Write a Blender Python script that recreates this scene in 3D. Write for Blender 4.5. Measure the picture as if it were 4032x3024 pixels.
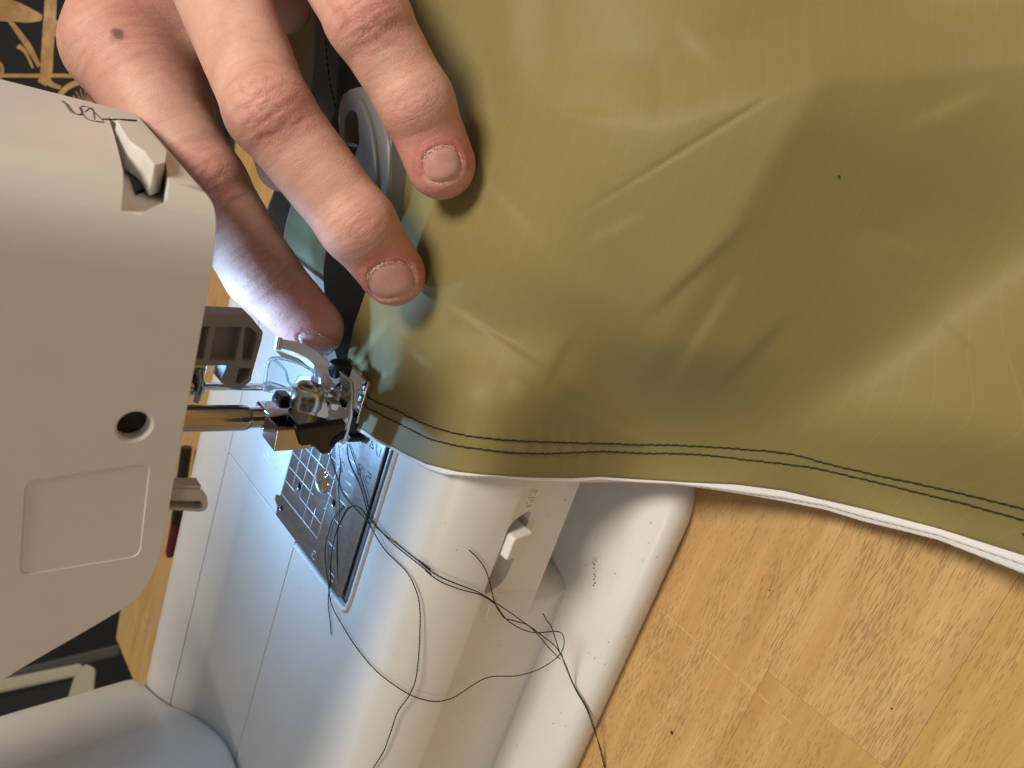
import bpy, bmesh, math, random
import numpy as np
from mathutils import Vector, Matrix
for o in list(bpy.data.objects): bpy.data.objects.remove(o)
SC = bpy.context.scene
COL = SC.collection
MM = 0.001
random.seed(4); np.random.seed(4)

# ------------------------------------------------------------------ camera
# world: x along the machine bed towards its pillar, y towards the rear of the machine, z up; origin = needle hole
RC = np.array([[-0.31620, 0.62175, -0.71655], [0.90024, 0.43495, -0.01985], [0.29933, -0.65136, -0.69726]])
CP = np.array([-79.365, 166.40, 113.13])          # camera position, mm
FPX, CX, CY = 2950.0, 2016.0, 1512.0
u_, s_, v_ = np.linalg.svd(RC); RC = u_ @ v_
cam_d = bpy.data.cameras.new('camera'); cam = bpy.data.objects.new('camera', cam_d); COL.objects.link(cam)
cam_d.sensor_width = 36; cam_d.lens = FPX / 4032 * 36
cam_d.clip_start = 0.004; cam_d.clip_end = 20
M = Matrix([[RC[0][i], -RC[1][i], -RC[2][i], CP[i] * MM] for i in range(3)] + [[0, 0, 0, 1]])
cam.matrix_world = M
cam_d.dof.use_dof = True; cam_d.dof.focus_distance = 0.190; cam_d.dof.aperture_fstop = 26
SC.camera = cam

# ------------------------------------------------------------------ light
SC.view_settings.view_transform = 'Standard'; SC.view_settings.look = 'None'
SC.view_settings.gamma = 1; SC.view_settings.exposure = 0.06
W = bpy.data.worlds.new('World'); SC.world = W; W.use_nodes = True
bg = W.node_tree.nodes['Background']
bg.inputs[0].default_value = (1.0, 0.90, 0.79, 1); bg.inputs[1].default_value = 0.20

def area(name, loc, target, size, power, color, shape='DISK'):
    d = bpy.data.lights.new(name, 'AREA'); d.shape = shape; d.size = size * MM; d.energy = power; d.color = color
    o = bpy.data.objects.new(name, d); COL.objects.link(o); o.location = Vector(loc) * MM
    o.rotation_euler = (Vector(target) - Vector(loc)).to_track_quat('-Z', 'Y').to_euler()
    return o
# ceiling lamps of the room (warm white)
area('ceiling_light', (-560, 80, 1050), (0, 60, -30), 360, 14.0, (1.0, 0.92, 0.81))
area('ceiling_light', (700, 1500, 1500), (0, 40, -30), 420, 6.0, (1.0, 0.92, 0.83))
LAMP_POS = (19.0, -18.0, 49.6)

# ------------------------------------------------------------------ helpers
def ray(u, v): return RC.T @ np.array([(u - CX) / FPX, (v - CY) / FPX, 1.0])
def P(u, v, ax, val):                      # point of the photograph's ray on the plane ax = val (mm)
    d = ray(u, v); return CP + d * (val - CP[ax]) / d[ax]
def PD(u, v, depth): return CP + ray(u, v) * depth

MATS = {}
def mat(name, col, rough=0.5, metal=0.0, **k):
    if name in MATS: return MATS[name]
    m = bpy.data.materials.new(name); m.use_nodes = True; MATS[name] = m
    b = m.node_tree.nodes['Principled BSDF']
    b.inputs['Base Color'].default_value = (*col, 1); b.inputs['Roughness'].default_value = rough; b.inputs['Metallic'].default_value = metal
    for kk, vv in k.items(): b.inputs[kk.replace('_', ' ')].default_value = vv
    return m
class NT:                                    # tiny node helper
    def __init__(s, m): s.t = m.node_tree; s.b = s.t.nodes['Principled BSDF']
    def n(s, typ, **k):
        x = s.t.nodes.new(typ)
        for a, v in k.items():
            if a.startswith('i_'): x.inputs[a[2:].replace('_', ' ')].default_value = v
            else: setattr(x, a, v)
        return x
    def l(s, a, b): s.t.links.new(a, b)
    def coord(s, scale=(1, 1, 1), rot=(0, 0, 0)):
        g = s.n('ShaderNodeNewGeometry'); mp = s.n('ShaderNodeMapping'); s.l(g.outputs['Position'], mp.inputs[0])
        mp.inputs['Scale'].default_value = [q * 1000 for q in scale]; mp.inputs['Rotation'].default_value = rot
        return mp.outputs[0]
    def noise(s, vec, scale, detail=4, rough=.55, dist=0):
        x = s.n('ShaderNodeTexNoise'); x.inputs['Scale'].default_value = scale; x.inputs['Detail'].default_value = detail
        x.inputs['Roughness'].default_value = rough; x.inputs['Distortion'].default_value = dist
        if vec is not None: s.l(vec, x.inputs['Vector'])
        return x.outputs[0]
    def ramp(s, fac, stops):
        x = s.n('ShaderNodeValToRGB'); e = x.color_ramp.elements
        while len(e) < len(stops): e.new(0.5)
        for q, (p, c) in zip(e, stops): q.position = p; q.color = (*c, 1) if len(c) == 3 else c
        s.l(fac, x.inputs[0]); return x.outputs[0]
    def mix(s, fac, a, b, mode='MIX'):
        x = s.n('ShaderNodeMix', data_type='RGBA', blend_type=mode)
        for sock, v in ((x.inputs[0], fac), (x.inputs[6], a), (x.inputs[7], b)):
            if isinstance(v, (int, float)): sock.default_value = v
            elif isinstance(v, tuple): sock.default_value = (*v, 1)
            else: s.l(v, sock)
        return x.outputs[2]
    def math(s, op, a, b=0.0, c=0.0):
        x = s.n('ShaderNodeMath', operation=op)
        for sock, v in zip(x.inputs, (a, b, c)):
            if isinstance(v, (int, float)): sock.default_value = v
            else: s.l(v, sock)
        return x.outputs[0]
    def bump(s, h, strength, dist_mm, normal=None):
        x = s.n('ShaderNodeBump'); x.inputs['Strength'].default_value = strength; x.inputs['Distance'].default_value = dist_mm * MM
        s.l(h, x.inputs['Height'])
        if normal is not None: s.l(normal, x.inputs['Normal'])
        return x.outputs[0]
    def attr(s, name): return s.n('ShaderNodeAttribute', attribute_name=name).outputs['Fac']

def sharp(me, ang=35):
    for p in me.polygons: p.use_smooth = True
    try: me.set_sharp_from_angle(angle=math.radians(ang))
    except Exception: pass

def thing(name, label, cat, loc=(0, 0, 0), group=None, kind=None):
    o = bpy.data.objects.new(name, None); COL.objects.link(o); o.location = Vector(loc) * MM
    o.empty_display_size = 0.01
    if label: o['label'] = label
    if cat: o['category'] = cat
    if group: o['group'] = group
    if kind: o['kind'] = kind
    return o
def tag(o, label, cat=None, group=None, kind=None):
    if label: o['label'] = label
    if cat: o['category'] = cat
    if group: o['group'] = group
    if kind: o['kind'] = kind
    return o
def wloc(o):
    v = Vector(o.location)
    while o.parent: o = o.parent; v += Vector(o.location)
    return v
def obj(name, V, F, m, parent=None, ang=35, origin=None, bevel=0, seg=3, bang=30, label=None):
    """V in world mm; linked as one mesh object under parent, local origin at its own centre"""
    V = np.asarray(V, float)
    c = np.array(origin, float) if origin is not None else V.mean(0)
    me = bpy.data.meshes.new(name); me.from_pydata(((V - c) * MM).tolist(), [], [list(map(int, f)) for f in F]); me.update()
    if m is not None: me.materials.append(m)
    o = bpy.data.objects.new(name, me); COL.objects.link(o)
    w = Vector(c) * MM
    if parent is not None: o.parent = parent; w = w - wloc(parent)
    o.location = w
    bm = bmesh.new(); bm.from_mesh(me); bmesh.ops.recalc_face_normals(bm, faces=bm.faces); bm.to_mesh(me); bm.free()
    if bevel:
        b = o.modifiers.new('bevel', 'BEVEL'); b.width = bevel * MM; b.segments = seg; b.limit_method = 'ANGLE'; b.angle_limit = math.radians(bang)
        b.harden_normals = False
        sharp(me, 180)
        wn = o.modifiers.new('wn', 'WEIGHTED_NORMAL'); wn.keep_sharp = False; wn.weight = 80
    else: sharp(me, ang)
    if label: o['label'] = label
    return o
class MB:
    def __init__(s): s.v = []; s.f = []
    def add(s, V, F):
        n = len(s.v); s.v += [tuple(map(float, q)) for q in V]; s.f += [[i + n for i in f] for f in F]; return s
    def box(s, lo, hi, Mx=None):
        V = np.array([(x, y, z) for z in (lo[2], hi[2]) for y in (lo[1], hi[1]) for x in (lo[0], hi[0])], float)
        if Mx is not None: V = V @ np.array(Mx).T
        return s.add(V, [(0, 2, 3, 1), (4, 5, 7, 6), (0, 1, 5, 4), (1, 3, 7, 5), (3, 2, 6, 7), (2, 0, 4, 6)])
    def prism(s, poly, axis, a, b):
        """poly: 2-D points in the two other axes (in xyz order), extruded along axis from a to b"""
        oth = [i for i in range(3) if i != axis]; V = []
        for h in (a, b):
            for p in poly:
                q = [0, 0, 0]; q[oth[0]] = p[0]; q[oth[1]] = p[1]; q[axis] = h; V.append(q)
        n = len(poly)
        return s.add(V, [list(range(n)), list(range(2 * n - 1, n - 1, -1))] + [(i, i + n, (i + 1) % n + n, (i + 1) % n) for i in range(n)])
    def lathe(s, p, d, prof, seg=32, caps=True):
        """profile [(distance along d, radius)] turned about the axis through p"""
        d = np.array(d, float); d /= np.linalg.norm(d); a = np.cross(d, (0, 0, 1) if abs(d[2]) < .9 else (1, 0, 0)); a /= np.linalg.norm(a); b = np.cross(d, a)
        V = []; F = []
        for h, r in prof:
            for k in range(seg):
                t = 2 * math.pi * k / seg; V.append(np.array(p) + d * h + (a * math.cos(t) + b * math.sin(t)) * r)
        for i in range(len(prof) - 1):
            for k in range(seg):
                k2 = (k + 1) % seg; F.append((i * seg + k, i * seg + k2, (i + 1) * seg + k2, (i + 1) * seg + k))
        if caps: F.append(list(range(seg))[::-1]); F.append([(len(prof) - 1) * seg + k for k in range(seg)])
        return s.add(V, F)
    def tube(s, pts, r, seg=8, twist=0, amp=0):
        pts = np.array(pts, float); n = len(pts); T = np.gradient(pts, axis=0); T /= np.linalg.norm(T, axis=1)[:, None] + 1e-9
        up = np.array([.1, .2, .97]); V = []
        for i in range(n):
            a = np.cross(T[i], up); a /= np.linalg.norm(a) + 1e-9; b = np.cross(T[i], a)
            rr = r[i] if hasattr(r, '__len__') else r
            for k in range(seg):
                t = 2 * math.pi * k / seg
                q = rr * (1 + amp * math.cos(2 * (t - twist * i)))
                V.append(pts[i] + (a * math.cos(t) + b * math.sin(t)) * q)
        F = [(i * seg + k, i * seg + (k + 1) % seg, (i + 1) * seg + (k + 1) % seg, (i + 1) * seg + k) for i in range(n - 1) for k in range(seg)]
        F += [list(range(seg))[::-1], [(n - 1) * seg + k for k in range(seg)]]
        return s.add(V, F)
    def obj(s, name, m, parent=None, **k): return obj(name, s.v, s.f, m, parent, **k)
def spline(pts, n=8, closed=False):
    pts = np.array(pts, float); N = len(pts); out = []
    for i in range(N if closed else N - 1):
        g = lambda j: pts[j % N] if closed else pts[min(max(j, 0), N - 1)]
        p0, p1, p2, p3 = g(i - 1), g(i), g(i + 1), g(i + 2)
        for k in range(n):
            t = k / n; out.append(.5 * ((2 * p1) + (-p0 + p2) * t + (2 * p0 - 5 * p1 + 4 * p2 - p3) * t * t + (-p0 + 3 * p1 - 3 * p2 + p3) * t ** 3))
    if not closed: out.append(pts[-1])
    return np.array(out)
def roundpoly(pts, rads, seg=6):
    out = []; n = len(pts)
    if not hasattr(rads, '__len__'): rads = [rads] * n
    for i in range(n):
        p = np.array(pts[i], float); a = np.array(pts[i - 1], float) - p; b = np.array(pts[(i + 1) % n], float) - p; r = rads[i]
        if r <= 0: out.append(tuple(p)); continue
        la, lb = np.linalg.norm(a), np.linalg.norm(b); r = min(r, la * .49, lb * .49); A = p + a / la * r; B = p + b / lb * r
        for k in range(seg + 1):
            t = k / seg; out.append(tuple((1 - t) ** 2 * A + 2 * t * (1 - t) * p + t * t * B))
    return out
def boolcut(o, cutter, op='DIFFERENCE'):
    """apply a boolean now, remove the cutter"""
    md = o.modifiers.new('cut', 'BOOLEAN'); md.operation = op; md.solver = 'EXACT'; md.object = cutter
    mods = [m for m in o.modifiers if m.type != 'BOOLEAN']; st = [(m, m.show_viewport) for m in mods]
    for m in mods: m.show_viewport = False
    bpy.context.view_layer.update()
    dg = bpy.context.evaluated_depsgraph_get(); me = bpy.data.meshes.new_from_object(o.evaluated_get(dg))
    me.name = o.name
    o.modifiers.remove(md); o.data = me
    for m, v in st: m.show_viewport = v
    bpy.data.objects.remove(cutter)

# ------------------------------------------------------------------ materials
def plastic(name, col, rough=.33, speck=True):
    m = mat(name, col, rough); t = NT(m); c = t.coord()
    n = t.noise(c, .05, 5, .6)
    t.l(t.mix(n, tuple(q * .93 for q in col), tuple(min(1, q * 1.05) for q in col)), t.b.inputs['Base Color'])
    r = t.noise(c, .3, 6, .7); t.l(t.math('MULTIPLY_ADD', r, .22, rough - .1), t.b.inputs['Roughness'])
    t.l(t.bump(t.noise(c, 4.0, 3), .12, .05), t.b.inputs['Normal'])
    if speck:
        v = t.n('ShaderNodeTexVoronoi'); t.l(c, v.inputs['Vector']); v.inputs['Scale'].default_value = .16
        sp = t.math('LESS_THAN', v.outputs['Distance'], t.math('MULTIPLY', t.math('LESS_THAN', t.noise(c, .09, 2), .42), .05))
        base = t.b.inputs['Base Color'].links[0].from_socket
        t.l(t.mix(t.math('MULTIPLY', sp, .5), base, (.12, .11, .10)), t.b.inputs['Base Color'])
    return m
M_WHITE = plastic('ivory_plastic', (.70, .675, .63), .30)
M_HEAD = plastic('ivory_plastic_head', (.66, .63, .585), .48, speck=False)
M_GREY = plastic('grey_plastic', (.30, .27, .235), .5, speck=False)
M_LGREY = plastic('light_grey_plastic', (.46, .44, .41), .45, speck=False)
M_BLACK = mat('black_plastic', (.006, .006, .007), .34)
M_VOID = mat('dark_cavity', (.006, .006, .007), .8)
def chrome():
    m = mat('chrome', (.62, .60, .57), .10, 1.0); t = NT(m); c = t.coord()
    t.l(t.math('MULTIPLY_ADD', t.noise(c, .6, 4), .16, .03), t.b.inputs['Roughness'])
    t.l(t.bump(t.noise(c, 1.1, 4, .6), .07, .05), t.b.inputs['Normal']); return m
M_CHROME = chrome()
def rough_chrome():
    m = mat('scratched_chrome', (.75, .75, .77), .34, 1.0); t = NT(m); c = t.coord()
    t.l(t.bump(t.noise(c, 3.2, 5, .7), .55, .12), t.b.inputs['Normal']); return m
M_SCR = rough_chrome()
def brushed():
    m = mat('brushed_steel', (.36, .355, .36), .36, 1.0); t = NT(m); c = t.coord((1.0, .12, 1), (0, 0, math.radians(20)))
    n = t.noise(c, 6, 5, .7); t.l(t.math('MULTIPLY_ADD', n, .28, .24), t.b.inputs['Roughness'])
    t.l(t.bump(n, .35, .03), t.b.inputs['Normal'])
    c2 = t.coord(); t.l(t.ramp(t.noise(c2, .35, 5, .65), [(.3, (.29, .285, .29)), (.7, (.42, .42, .43))]), t.b.inputs['Base Color']); return m
M_STEEL = brushed()
M_LINE = mat('bright_engraving', (.66, .68, .70), .45, .3)
M_DLINE = mat('dark_engraving', (.06, .065, .075), .5, .6)
def steel_bar():
    m = mat('worn_steel_bar', (.36, .33, .30), .16, 1.0); t = NT(m); c = t.coord((1, 1, .04))
    t.l(t.bump(t.noise(c, 3, 4), .12, .04), t.b.inputs['Normal']); return m
M_BAR = steel_bar()
M_CLEAR = mat('clear_plastic', (.90, .95, .97), .12, 0, Transmission_Weight=.85, IOR=1.3)
M_YELLOW = mat('pale_yellow', (.55, .50, .26), .35)
M_THREAD = mat('dark_green_thread', (.007, .013, .008), .75)
M_WHITECLOTH = mat('white_cloth', (.74, .72, .70), .75)

# ------------------------------------------------------------------ the sewing machine
SM = thing('sewing_machine', 'ivory white sewing machine seen from behind, its light on, stitching the olive cloth', 'sewing machine', (150, -10, -76))
ARM_END = -23.0
def faceY(z): return 57.8 + (z + 20) * (5.8 / 44)
prof = [(-3.6, -.5), (27, -.5), (43, -.5), (47, -1.0), (50.3, -2.6), (53.2, -5.6), (55.3, -9.4), (56.8, -13.8), (57.6, -18), (57.8, -20)]
PX = spline(prof[2:], 4).tolist()
arm_prof = [(-3.6, -.5), (27, -.5)] + PX
# free arm, bed surface and rear face in one shell
free = MB().prism(arm_prof + [(faceY(-64.3), -64.3), (-3.6, -64.3)], 0, ARM_END, 330).obj('bed_cover', M_WHITE, SM)
cut = MB().box((-19.5, -10, -7), (54.6, 29.2, 5)).obj('cutter', M_VOID)
boolcut(free, cut)
# feed dog switch recess
cut = MB().prism(roundpoly([(9.2, -19.6), (32.5, -19.6), (29.6, -27.6), (6.3, -27.6)], 3.2), 1, 51.5, 62).obj('cutter', M_VOID)
boolcut(free, cut)
rp = [(-60, -70), (39.5, -70), (39.5, 42)] + spline([(39.5, 44), (40.2, 47.6), (42.6, 51), (46, 53.6), (50, 54.9)], 4).tolist() + [(50, 100), (-60, 100)]
boolcut(free, MB().prism(rp, 2, -70, -46.5).obj('cutter', M_VOID))
b = free.modifiers.new('bevel', 'BEVEL'); b.width = .55 * MM; b.segments = 2; b.limit_method = 'ANGLE'; b.angle_limit = math.radians(40)
wn = free.modifiers.new('wn', 'WEIGHTED_NORMAL'); wn.weight = 80
for p in free.data.polygons: p.use_smooth = True
# raised rim round the plate
rim = MB().tube([(-18, 29.9, -.5), (20, 29.9, -.45), (50, 29.9, -.45), (53.6, 29.5, -.45), (55, 28, -.5), (55.2, 24, -.55), (55.2, -3, -.55)], .75, 10)
rim.obj('plate_rim', M_WHITE, SM)
# inside of the machine under the plate
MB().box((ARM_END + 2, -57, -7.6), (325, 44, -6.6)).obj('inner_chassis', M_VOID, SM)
# bed panels in front of the cover (seams are real gaps)
MB().prism([(-58.3, -.5), (-4.1, -.5), (-4.1, -6), (-58.3, -6)], 0, 54.0, 325).obj('bed_panel', M_WHITE, SM, bevel=.3, seg=2)
MB().prism([(-58.3, -.5), (-18.4, -.5), (-18.4, -6), (-58.3, -6)], 0, ARM_END, 53.5).obj('bobbin_cover', M_WHITE, SM, bevel=.3, seg=2)
MB().prism([(-58.8, -.5)] + spline([(-66, -.5), (-76, -.6), (-84, -1.3), (-90, -3.6), (-94, -9), (-95, -16)], 4).tolist() + [(-95, -60), (-58.8, -60)], 0, ARM_END, 325).obj('front_rail', M_WHITE, SM)
# base plate
bp = roundpoly([(-14.5, 75.5), (330, 75.5), (330, -100), (-14.5, -100)], [23, 0, 0, 24], 12)
def inset(poly, d):
    c = []; n = len(poly)
    for i in range(n):
        a, p, q = np.array(poly[i - 1]), np.array(poly[i]), np.array(poly[(i + 1) % n])
        e1 = (p - a) / (np.linalg.norm(p - a) + 1e-9); e2 = (q - p) / (np.linalg.norm(q - p) + 1e-9)
        nn = np.array([e1[1] + e2[1], -e1[0] - e2[0]]); nn /= np.linalg.norm(nn) + 1e-9; c.append(tuple(p + nn * d))
    return c
rings = []
for z, d in [(-76, 1.2), (-73.5, .3), (-71, 0), (-69, .2), (-67, .9), (-65.4, 2.3), (-64.4, 4.4), (-64.05, 7)]:
    rings.append([(x, y, z) for x, y in inset(bp, d)])
nb = len(bp); V = [p for r in rings for p in r]
F = [(i * nb + k, i * nb + (k + 1) % nb, (i + 1) * nb + (k + 1) % nb, (i + 1) * nb + k) for i in range(len(rings) - 1) for k in range(nb)]
F += [list(range(nb)), [(len(rings) - 1) * nb + k for k in range(nb)]]
obj('base_plate', V, F, M_WHITE, SM, ang=50)

# pillar at the far end, flaring where it meets the bed
pl = roundpoly([(183, -92), (168, -60), (151, -36), (139, -11), (141, 4), (180, 42), (330, 44), (330, -92)], [4, 20, 20, 10, 12, 20, 0, 0], 5)
rings = []
for z, d in [(-.45, -5.5), (.1, -3.2), (1.0, -1.6), (2.6, -.5), (5.5, 0), (40, 1.5), (90, 3.0), (130, 3.0)]:
    rings.append([(x + max(z, 0) * .13, y, z) for x, y in inset(pl[::-1], d)])
nb = len(pl); V = [p for r in rings for p in r]
F = [(i * nb + k, i * nb + (k + 1) % nb, (i + 1) * nb + (k + 1) % nb, (i + 1) * nb + k) for i in range(len(rings) - 1) for k in range(nb)]
F += [list(range(nb)), [(len(rings) - 1) * nb + k for k in range(nb)]]
obj('pillar', V, F, M_WHITE, SM, ang=60)

# head with the arm
out = [(-55, 63.5)] + [(14, 61.8)] + [(22.0, 64.0), (27, 72), (36, 87), (60, 108), (105, 122), (138, 124), (330, 124), (330, 215), (-55, 215)]
ro = roundpoly(out, [3, 7, 6, 20, 20, 20, 12, 5, 0, 0, 14], 5)
head = MB().prism(ro, 1, -43, 48).obj('head_cover', M_HEAD, SM)
for v in head.data.vertices:
    z = v.co.z / MM + wloc(head).z / MM; y = v.co.y / MM + wloc(head).y / MM
    if z < 66 and (v.co.x + wloc(head).x) / MM < 30: v.co.z -= (48 - y) * .145 * MM
plan = roundpoly([(-55, 48), (-55, -43), (340, -43), (340, 48)], [13, 5, 0, 0], 10)
cut = MB().prism(plan, 2, 30, 230).obj('cutter', M_HEAD)
boolcut(head, cut, 'INTERSECT')
# screw hole, label recess, thread cutter pocket
h0 = P(530, 1680, 1, 48)
cut = MB().lathe((h0[0], 49, h0[2]), (0, -1, 0), [(0, 3.2), (1.0, 3.05), (1.5, 2.6), (9, 2.6)], 32).obj('cutter', M_HEAD); boolcut(head, cut)
lab = [P(100, 1895, 1, 48), P(592, 1822, 1, 48), P(550, 2190, 1, 48), P(78, 2268, 1, 48)]
cut = MB().prism(roundpoly([(q[0], q[2]) for q in lab], 1.8), 1, 47.78, 49).obj('cutter', M_HEAD); boolcut(head, cut)
CUT0 = np.array([-53.5, 43.5, 75.0])
pk = [P(420, 512, 0, -52), P(560, 570, 0, -52), P(640, 680, 0, -52), P(652, 812, 0, -52), P(486, 806, 0, -52), P(452, 640, 0, -52)]
cut = MB().prism(roundpoly([(q[1], q[2]) for q in pk], .8), 0, -60, -50.6).obj('cutter', M_HEAD); boolcut(head, cut)
b = head.modifiers.new('bevel', 'BEVEL'); b.width = .9 * MM; b.segments = 4; b.limit_method = 'ANGLE'; b.angle_limit = math.radians(38)
wn = head.modifiers.new('wn', 'WEIGHTED_NORMAL'); wn.weight = 80
for p in head.data.polygons: p.use_smooth = True
# dark disc painted in as the shade inside the screw hole
MB().lathe((h0[0], 45.6, h0[2]), (0, -1, 0), [(0, 2.55), (.5, 2.55)], 24).obj('screw_hole_shade', M_VOID, SM)

# thread cutter: ivory hood with a blade slot in its pocket
tc = [P(450, 520, 0, -54), P(520, 530, 0, -54), P(605, 596, 0, -54), P(648, 650, 0, -54), P(640, 700, 0, -54), P(596, 712, 0, -54), P(560, 655, 0, -54), P(500, 610, 0, -54)]
tcut = MB().prism(roundpoly([(q[1], q[2]) for q in tc], 1.0), 0, -56.6, -51.5).obj('thread_cutter', M_HEAD, SM, bevel=.6)
bl = [P(500, 655, 0, -51), P(540, 645, 0, -51), P(572, 745, 0, -51), P(535, 760, 0, -51)]
MB().prism([(q[1], q[2]) for q in bl], 0, -51.4, -50.0).obj('blade_slot_shade', M_VOID, tcut)  # dark block standing for the shade inside the blade slot

# pen-like icon moulded on the end of the head (thread and blade sign)
def surf_line(pts, X, r, m, name, parent):
    q = [P(u, v, 0, X) for u, v in pts]; MB().tube(spline(q, 4) if len(q) > 2 else q, r, 6).obj(name, m, parent)
M_INK = mat('printed_grey_ink', (.10, .085, .095), .6)
mk = MB()
for pts, r in (([(248, 402), (262, 412), (275, 432), (288, 444)], .32), ([(288, 444), (305, 452), (322, 448), (318, 425)], .20), ([(312, 425), (345, 470), (410, 482)], .16),
             ([(318, 420), (350, 424), (405, 474)], .16), ([(335, 440), (362, 425), (372, 470)], .13), ([(405, 470), (470, 471), (536, 474)], .20)):
    q = np.array([P(u, v, 0, -55.02) for u, v in pts]); mk.tube(spline(q, 4), r, 6)
mk.obj('thread_cutter_icon', M_INK, SM)

# needle bar, clamp, needle
nb_ = MB().lathe((-4.6, -2.0, 39.5), (0, 0, 1), [(0, 2.4), (.5, 2.9), (30, 2.9)], 24).obj('needle_bar', M_BAR, SM, ang=30)
cl = MB(); cl.lathe((0, 0, 39), (0, 0, 1), [(0, 1.3), (.4, 1.7), (2, 1.7), (2.3, 2.3), (14, 2.3)], 20)
cl.tube([(-5, 1, 41.5), (-1, 3.2, 41.2), (2.8, 3.0, 41.6)], .75, 8).obj('needle_clamp', M_BAR, SM)
ne = MB().lathe((0, 0, -1), (0, 0, 1), [(0, .05), (2, .35), (6, .4), (22, .42), (23.2, .95), (40.2, 1.0), (42, 1.0)], 16); ne.obj('needle', M_CHROME, SM)
# grey needle threader guard with moulded pockets
YG = 6.5
def pp(L, Y): return [(lambda q: (q[0], q[2]))(P(u, v, 1, Y)) for u, v in L]
g = MB().prism(roundpoly(pp([(690, 1236), (800, 1238), (985, 1243), (1037, 1308), (1030, 1345), (992, 1480), (990, 1500), (948, 1535), (905, 1532), (868, 1505), (895, 1440), (690, 1442)], YG), .5), 1, YG - 5.5, YG).obj('threader_guard', M_GREY, SM)
for L in ([(852, 1287), (952, 1289), (925, 1420), (826, 1418)], [(700, 1287), (824, 1287), (800, 1416), (700, 1416)], [(985, 1291), (1010, 1312), (1012, 1335), (990, 1420), (955, 1420), (966, 1290)], [(942, 1450), (990, 1452), (975, 1488), (940, 1515), (928, 1510)]):
    cut = MB().prism(roundpoly(pp(L, YG), .4), 1, YG - 3.4, YG + 2).obj('cutter', M_GREY); boolcut(g, cut)
b = g.modifiers.new('bevel', 'BEVEL'); b.width = .3 * MM; b.segments = 2; b.limit_method = 'ANGLE'; b.angle_limit = math.radians(40)
# presser bar
BX, BY = P(880, 1646, 1, 16.6)[0], 16.6
pb = MB().lathe((BX, BY, 34.6), (0, 0, 1), [(0, 2.55), (.7, 2.95), (1.6, 3.05), (36, 3.05)], 32); pb.lathe((BX, BY, 20), (0, 0, 1), [(0, 2.45), (14.8, 2.45)], 32)
pb.obj('presser_bar', M_BAR, SM, ang=30)
# presser foot lifting lever
YL = 44
lv = MB().prism(roundpoly(pp([(610, 1927), (786, 1927), (812, 1945), (820, 1985), (812, 2008), (790, 2016), (610, 2004)], YL), .8), 1, YL - 3.4, YL).obj('presser_foot_lever', M_LGREY, SM)
cut = MB().prism(roundpoly(pp([(600, 1969), (795, 1972), (800, 1996), (785, 2004), (600, 1992)], YL), .5), 1, YL - 2.2, YL + 2).obj('cutter', M_GREY); boolcut(lv, cut)
b = lv.modifiers.new('bevel', 'BEVEL'); b.width = .35 * MM; b.segments = 3; b.limit_method = 'ANGLE'; b.angle_limit = math.radians(40)
a0 = P(660, 1927, 1, YL); a1 = P(785, 1927, 1, YL)
for k in range(11):
    t = k / 10; q = a0 * (1 - t) + a1 * t
    MB().box((q[0] - .75, YL - 3.2, q[2] - .32), (q[0] + .15, YL - .2, q[2] + .32)).obj('rib', M_LGREY, lv, bevel=.15, seg=2)
# the machine's lamp under the head
for LP_, pw_ in ((LAMP_POS, .048), ((-9.0, -12.0, 51.2), .034)):
    lamp = MB().lathe((LP_[0], LP_[1], LP_[2] + .6), (0, 0, 1), [(0, 3.0), (3.5, 3.6)], 20).obj('sewing_lamp', M_LGREY, SM)
    la = area('sewing_lamp_light', LP_, (LP_[0] + 6, LP_[1] + 12, 0), 5, pw_, (.28, .58, 1.0)); la.data.spread = math.radians(165)
    la.parent = lamp; la.location = Vector(LP_) * MM - wloc(lamp)

# needle plate with grid, guide lines, numerals, screw
npoly = [(-19, 25.6), (52.6, 25.6), (53.4, 24.8), (53.3, -17.6), (50.2, -18.2), (49.4, -20.4), (47.6, -20.6), (46.4, -17.9), (-19, -17.9)]
npl = MB().prism(npoly, 2, -1.3, 0).obj('needle_plate', M_STEEL, SM)
for (x, y, r) in ((34.6, 3.4, .01), (37.5, -8.7, 1.15), (31.3, 10.4, 1.0), (49.4, -15.3, 1.0)):
    if r > .1:
        boolcut(npl, MB().lathe((x, y, 2), (0, 0, -1), [(0, r), (9, r)], 20).obj('cutter', M_STEEL))
sx, sy = P(1270, 1889, 2, 0)[:2]
boolcut(npl, MB().lathe((sx, sy, 2), (0, 0, -1), [(0, 4.1), (2.0, 4.1), (2.6, 3.5), (9, 3.5)], 32).obj('cutter', M_STEEL))
boolcut(npl, MB().box((-4, -3, -3), (4, 12, 3)).obj('cutter', M_STEEL))
for yy in (-1, 3, 7):
    for xx in (-3, 1.6):
        fd = MB()
        for k in range(4): fd.prism([(yy + k * .9 - .4, -.6), (yy + k * .9, .5), (yy + k * .9 + .4, -.6)], 0, xx, xx + 1.3)
        fd.obj('feed_dog', M_STEEL, SM, ang=20)
b = npl.modifiers.new('bevel', 'BEVEL'); b.width = .22 * MM; b.segments = 2; b.limit_method = 'ANGLE'; b.angle_limit = math.radians(40)
MB().box((-19, 26.2, -2.6), (52.8, 27.0, -.9)).obj('plate_flange', M_STEEL, SM, bevel=.2)
scw = MB(); scw.lathe((sx, sy, -1.0), (0, 0, 1), [(0, 3.6), (.9, 3.6), (1.35, 3.2), (1.6, 2.2), (1.7, .4)], 36)
sc_o = scw.obj('plate_screw', M_CHROME, SM, ang=50)
rt = math.radians(-28); Rz = np.array([[math.cos(rt), -math.sin(rt), 0], [math.sin(rt), math.cos(rt), 0], [0, 0, 1]])
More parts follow.
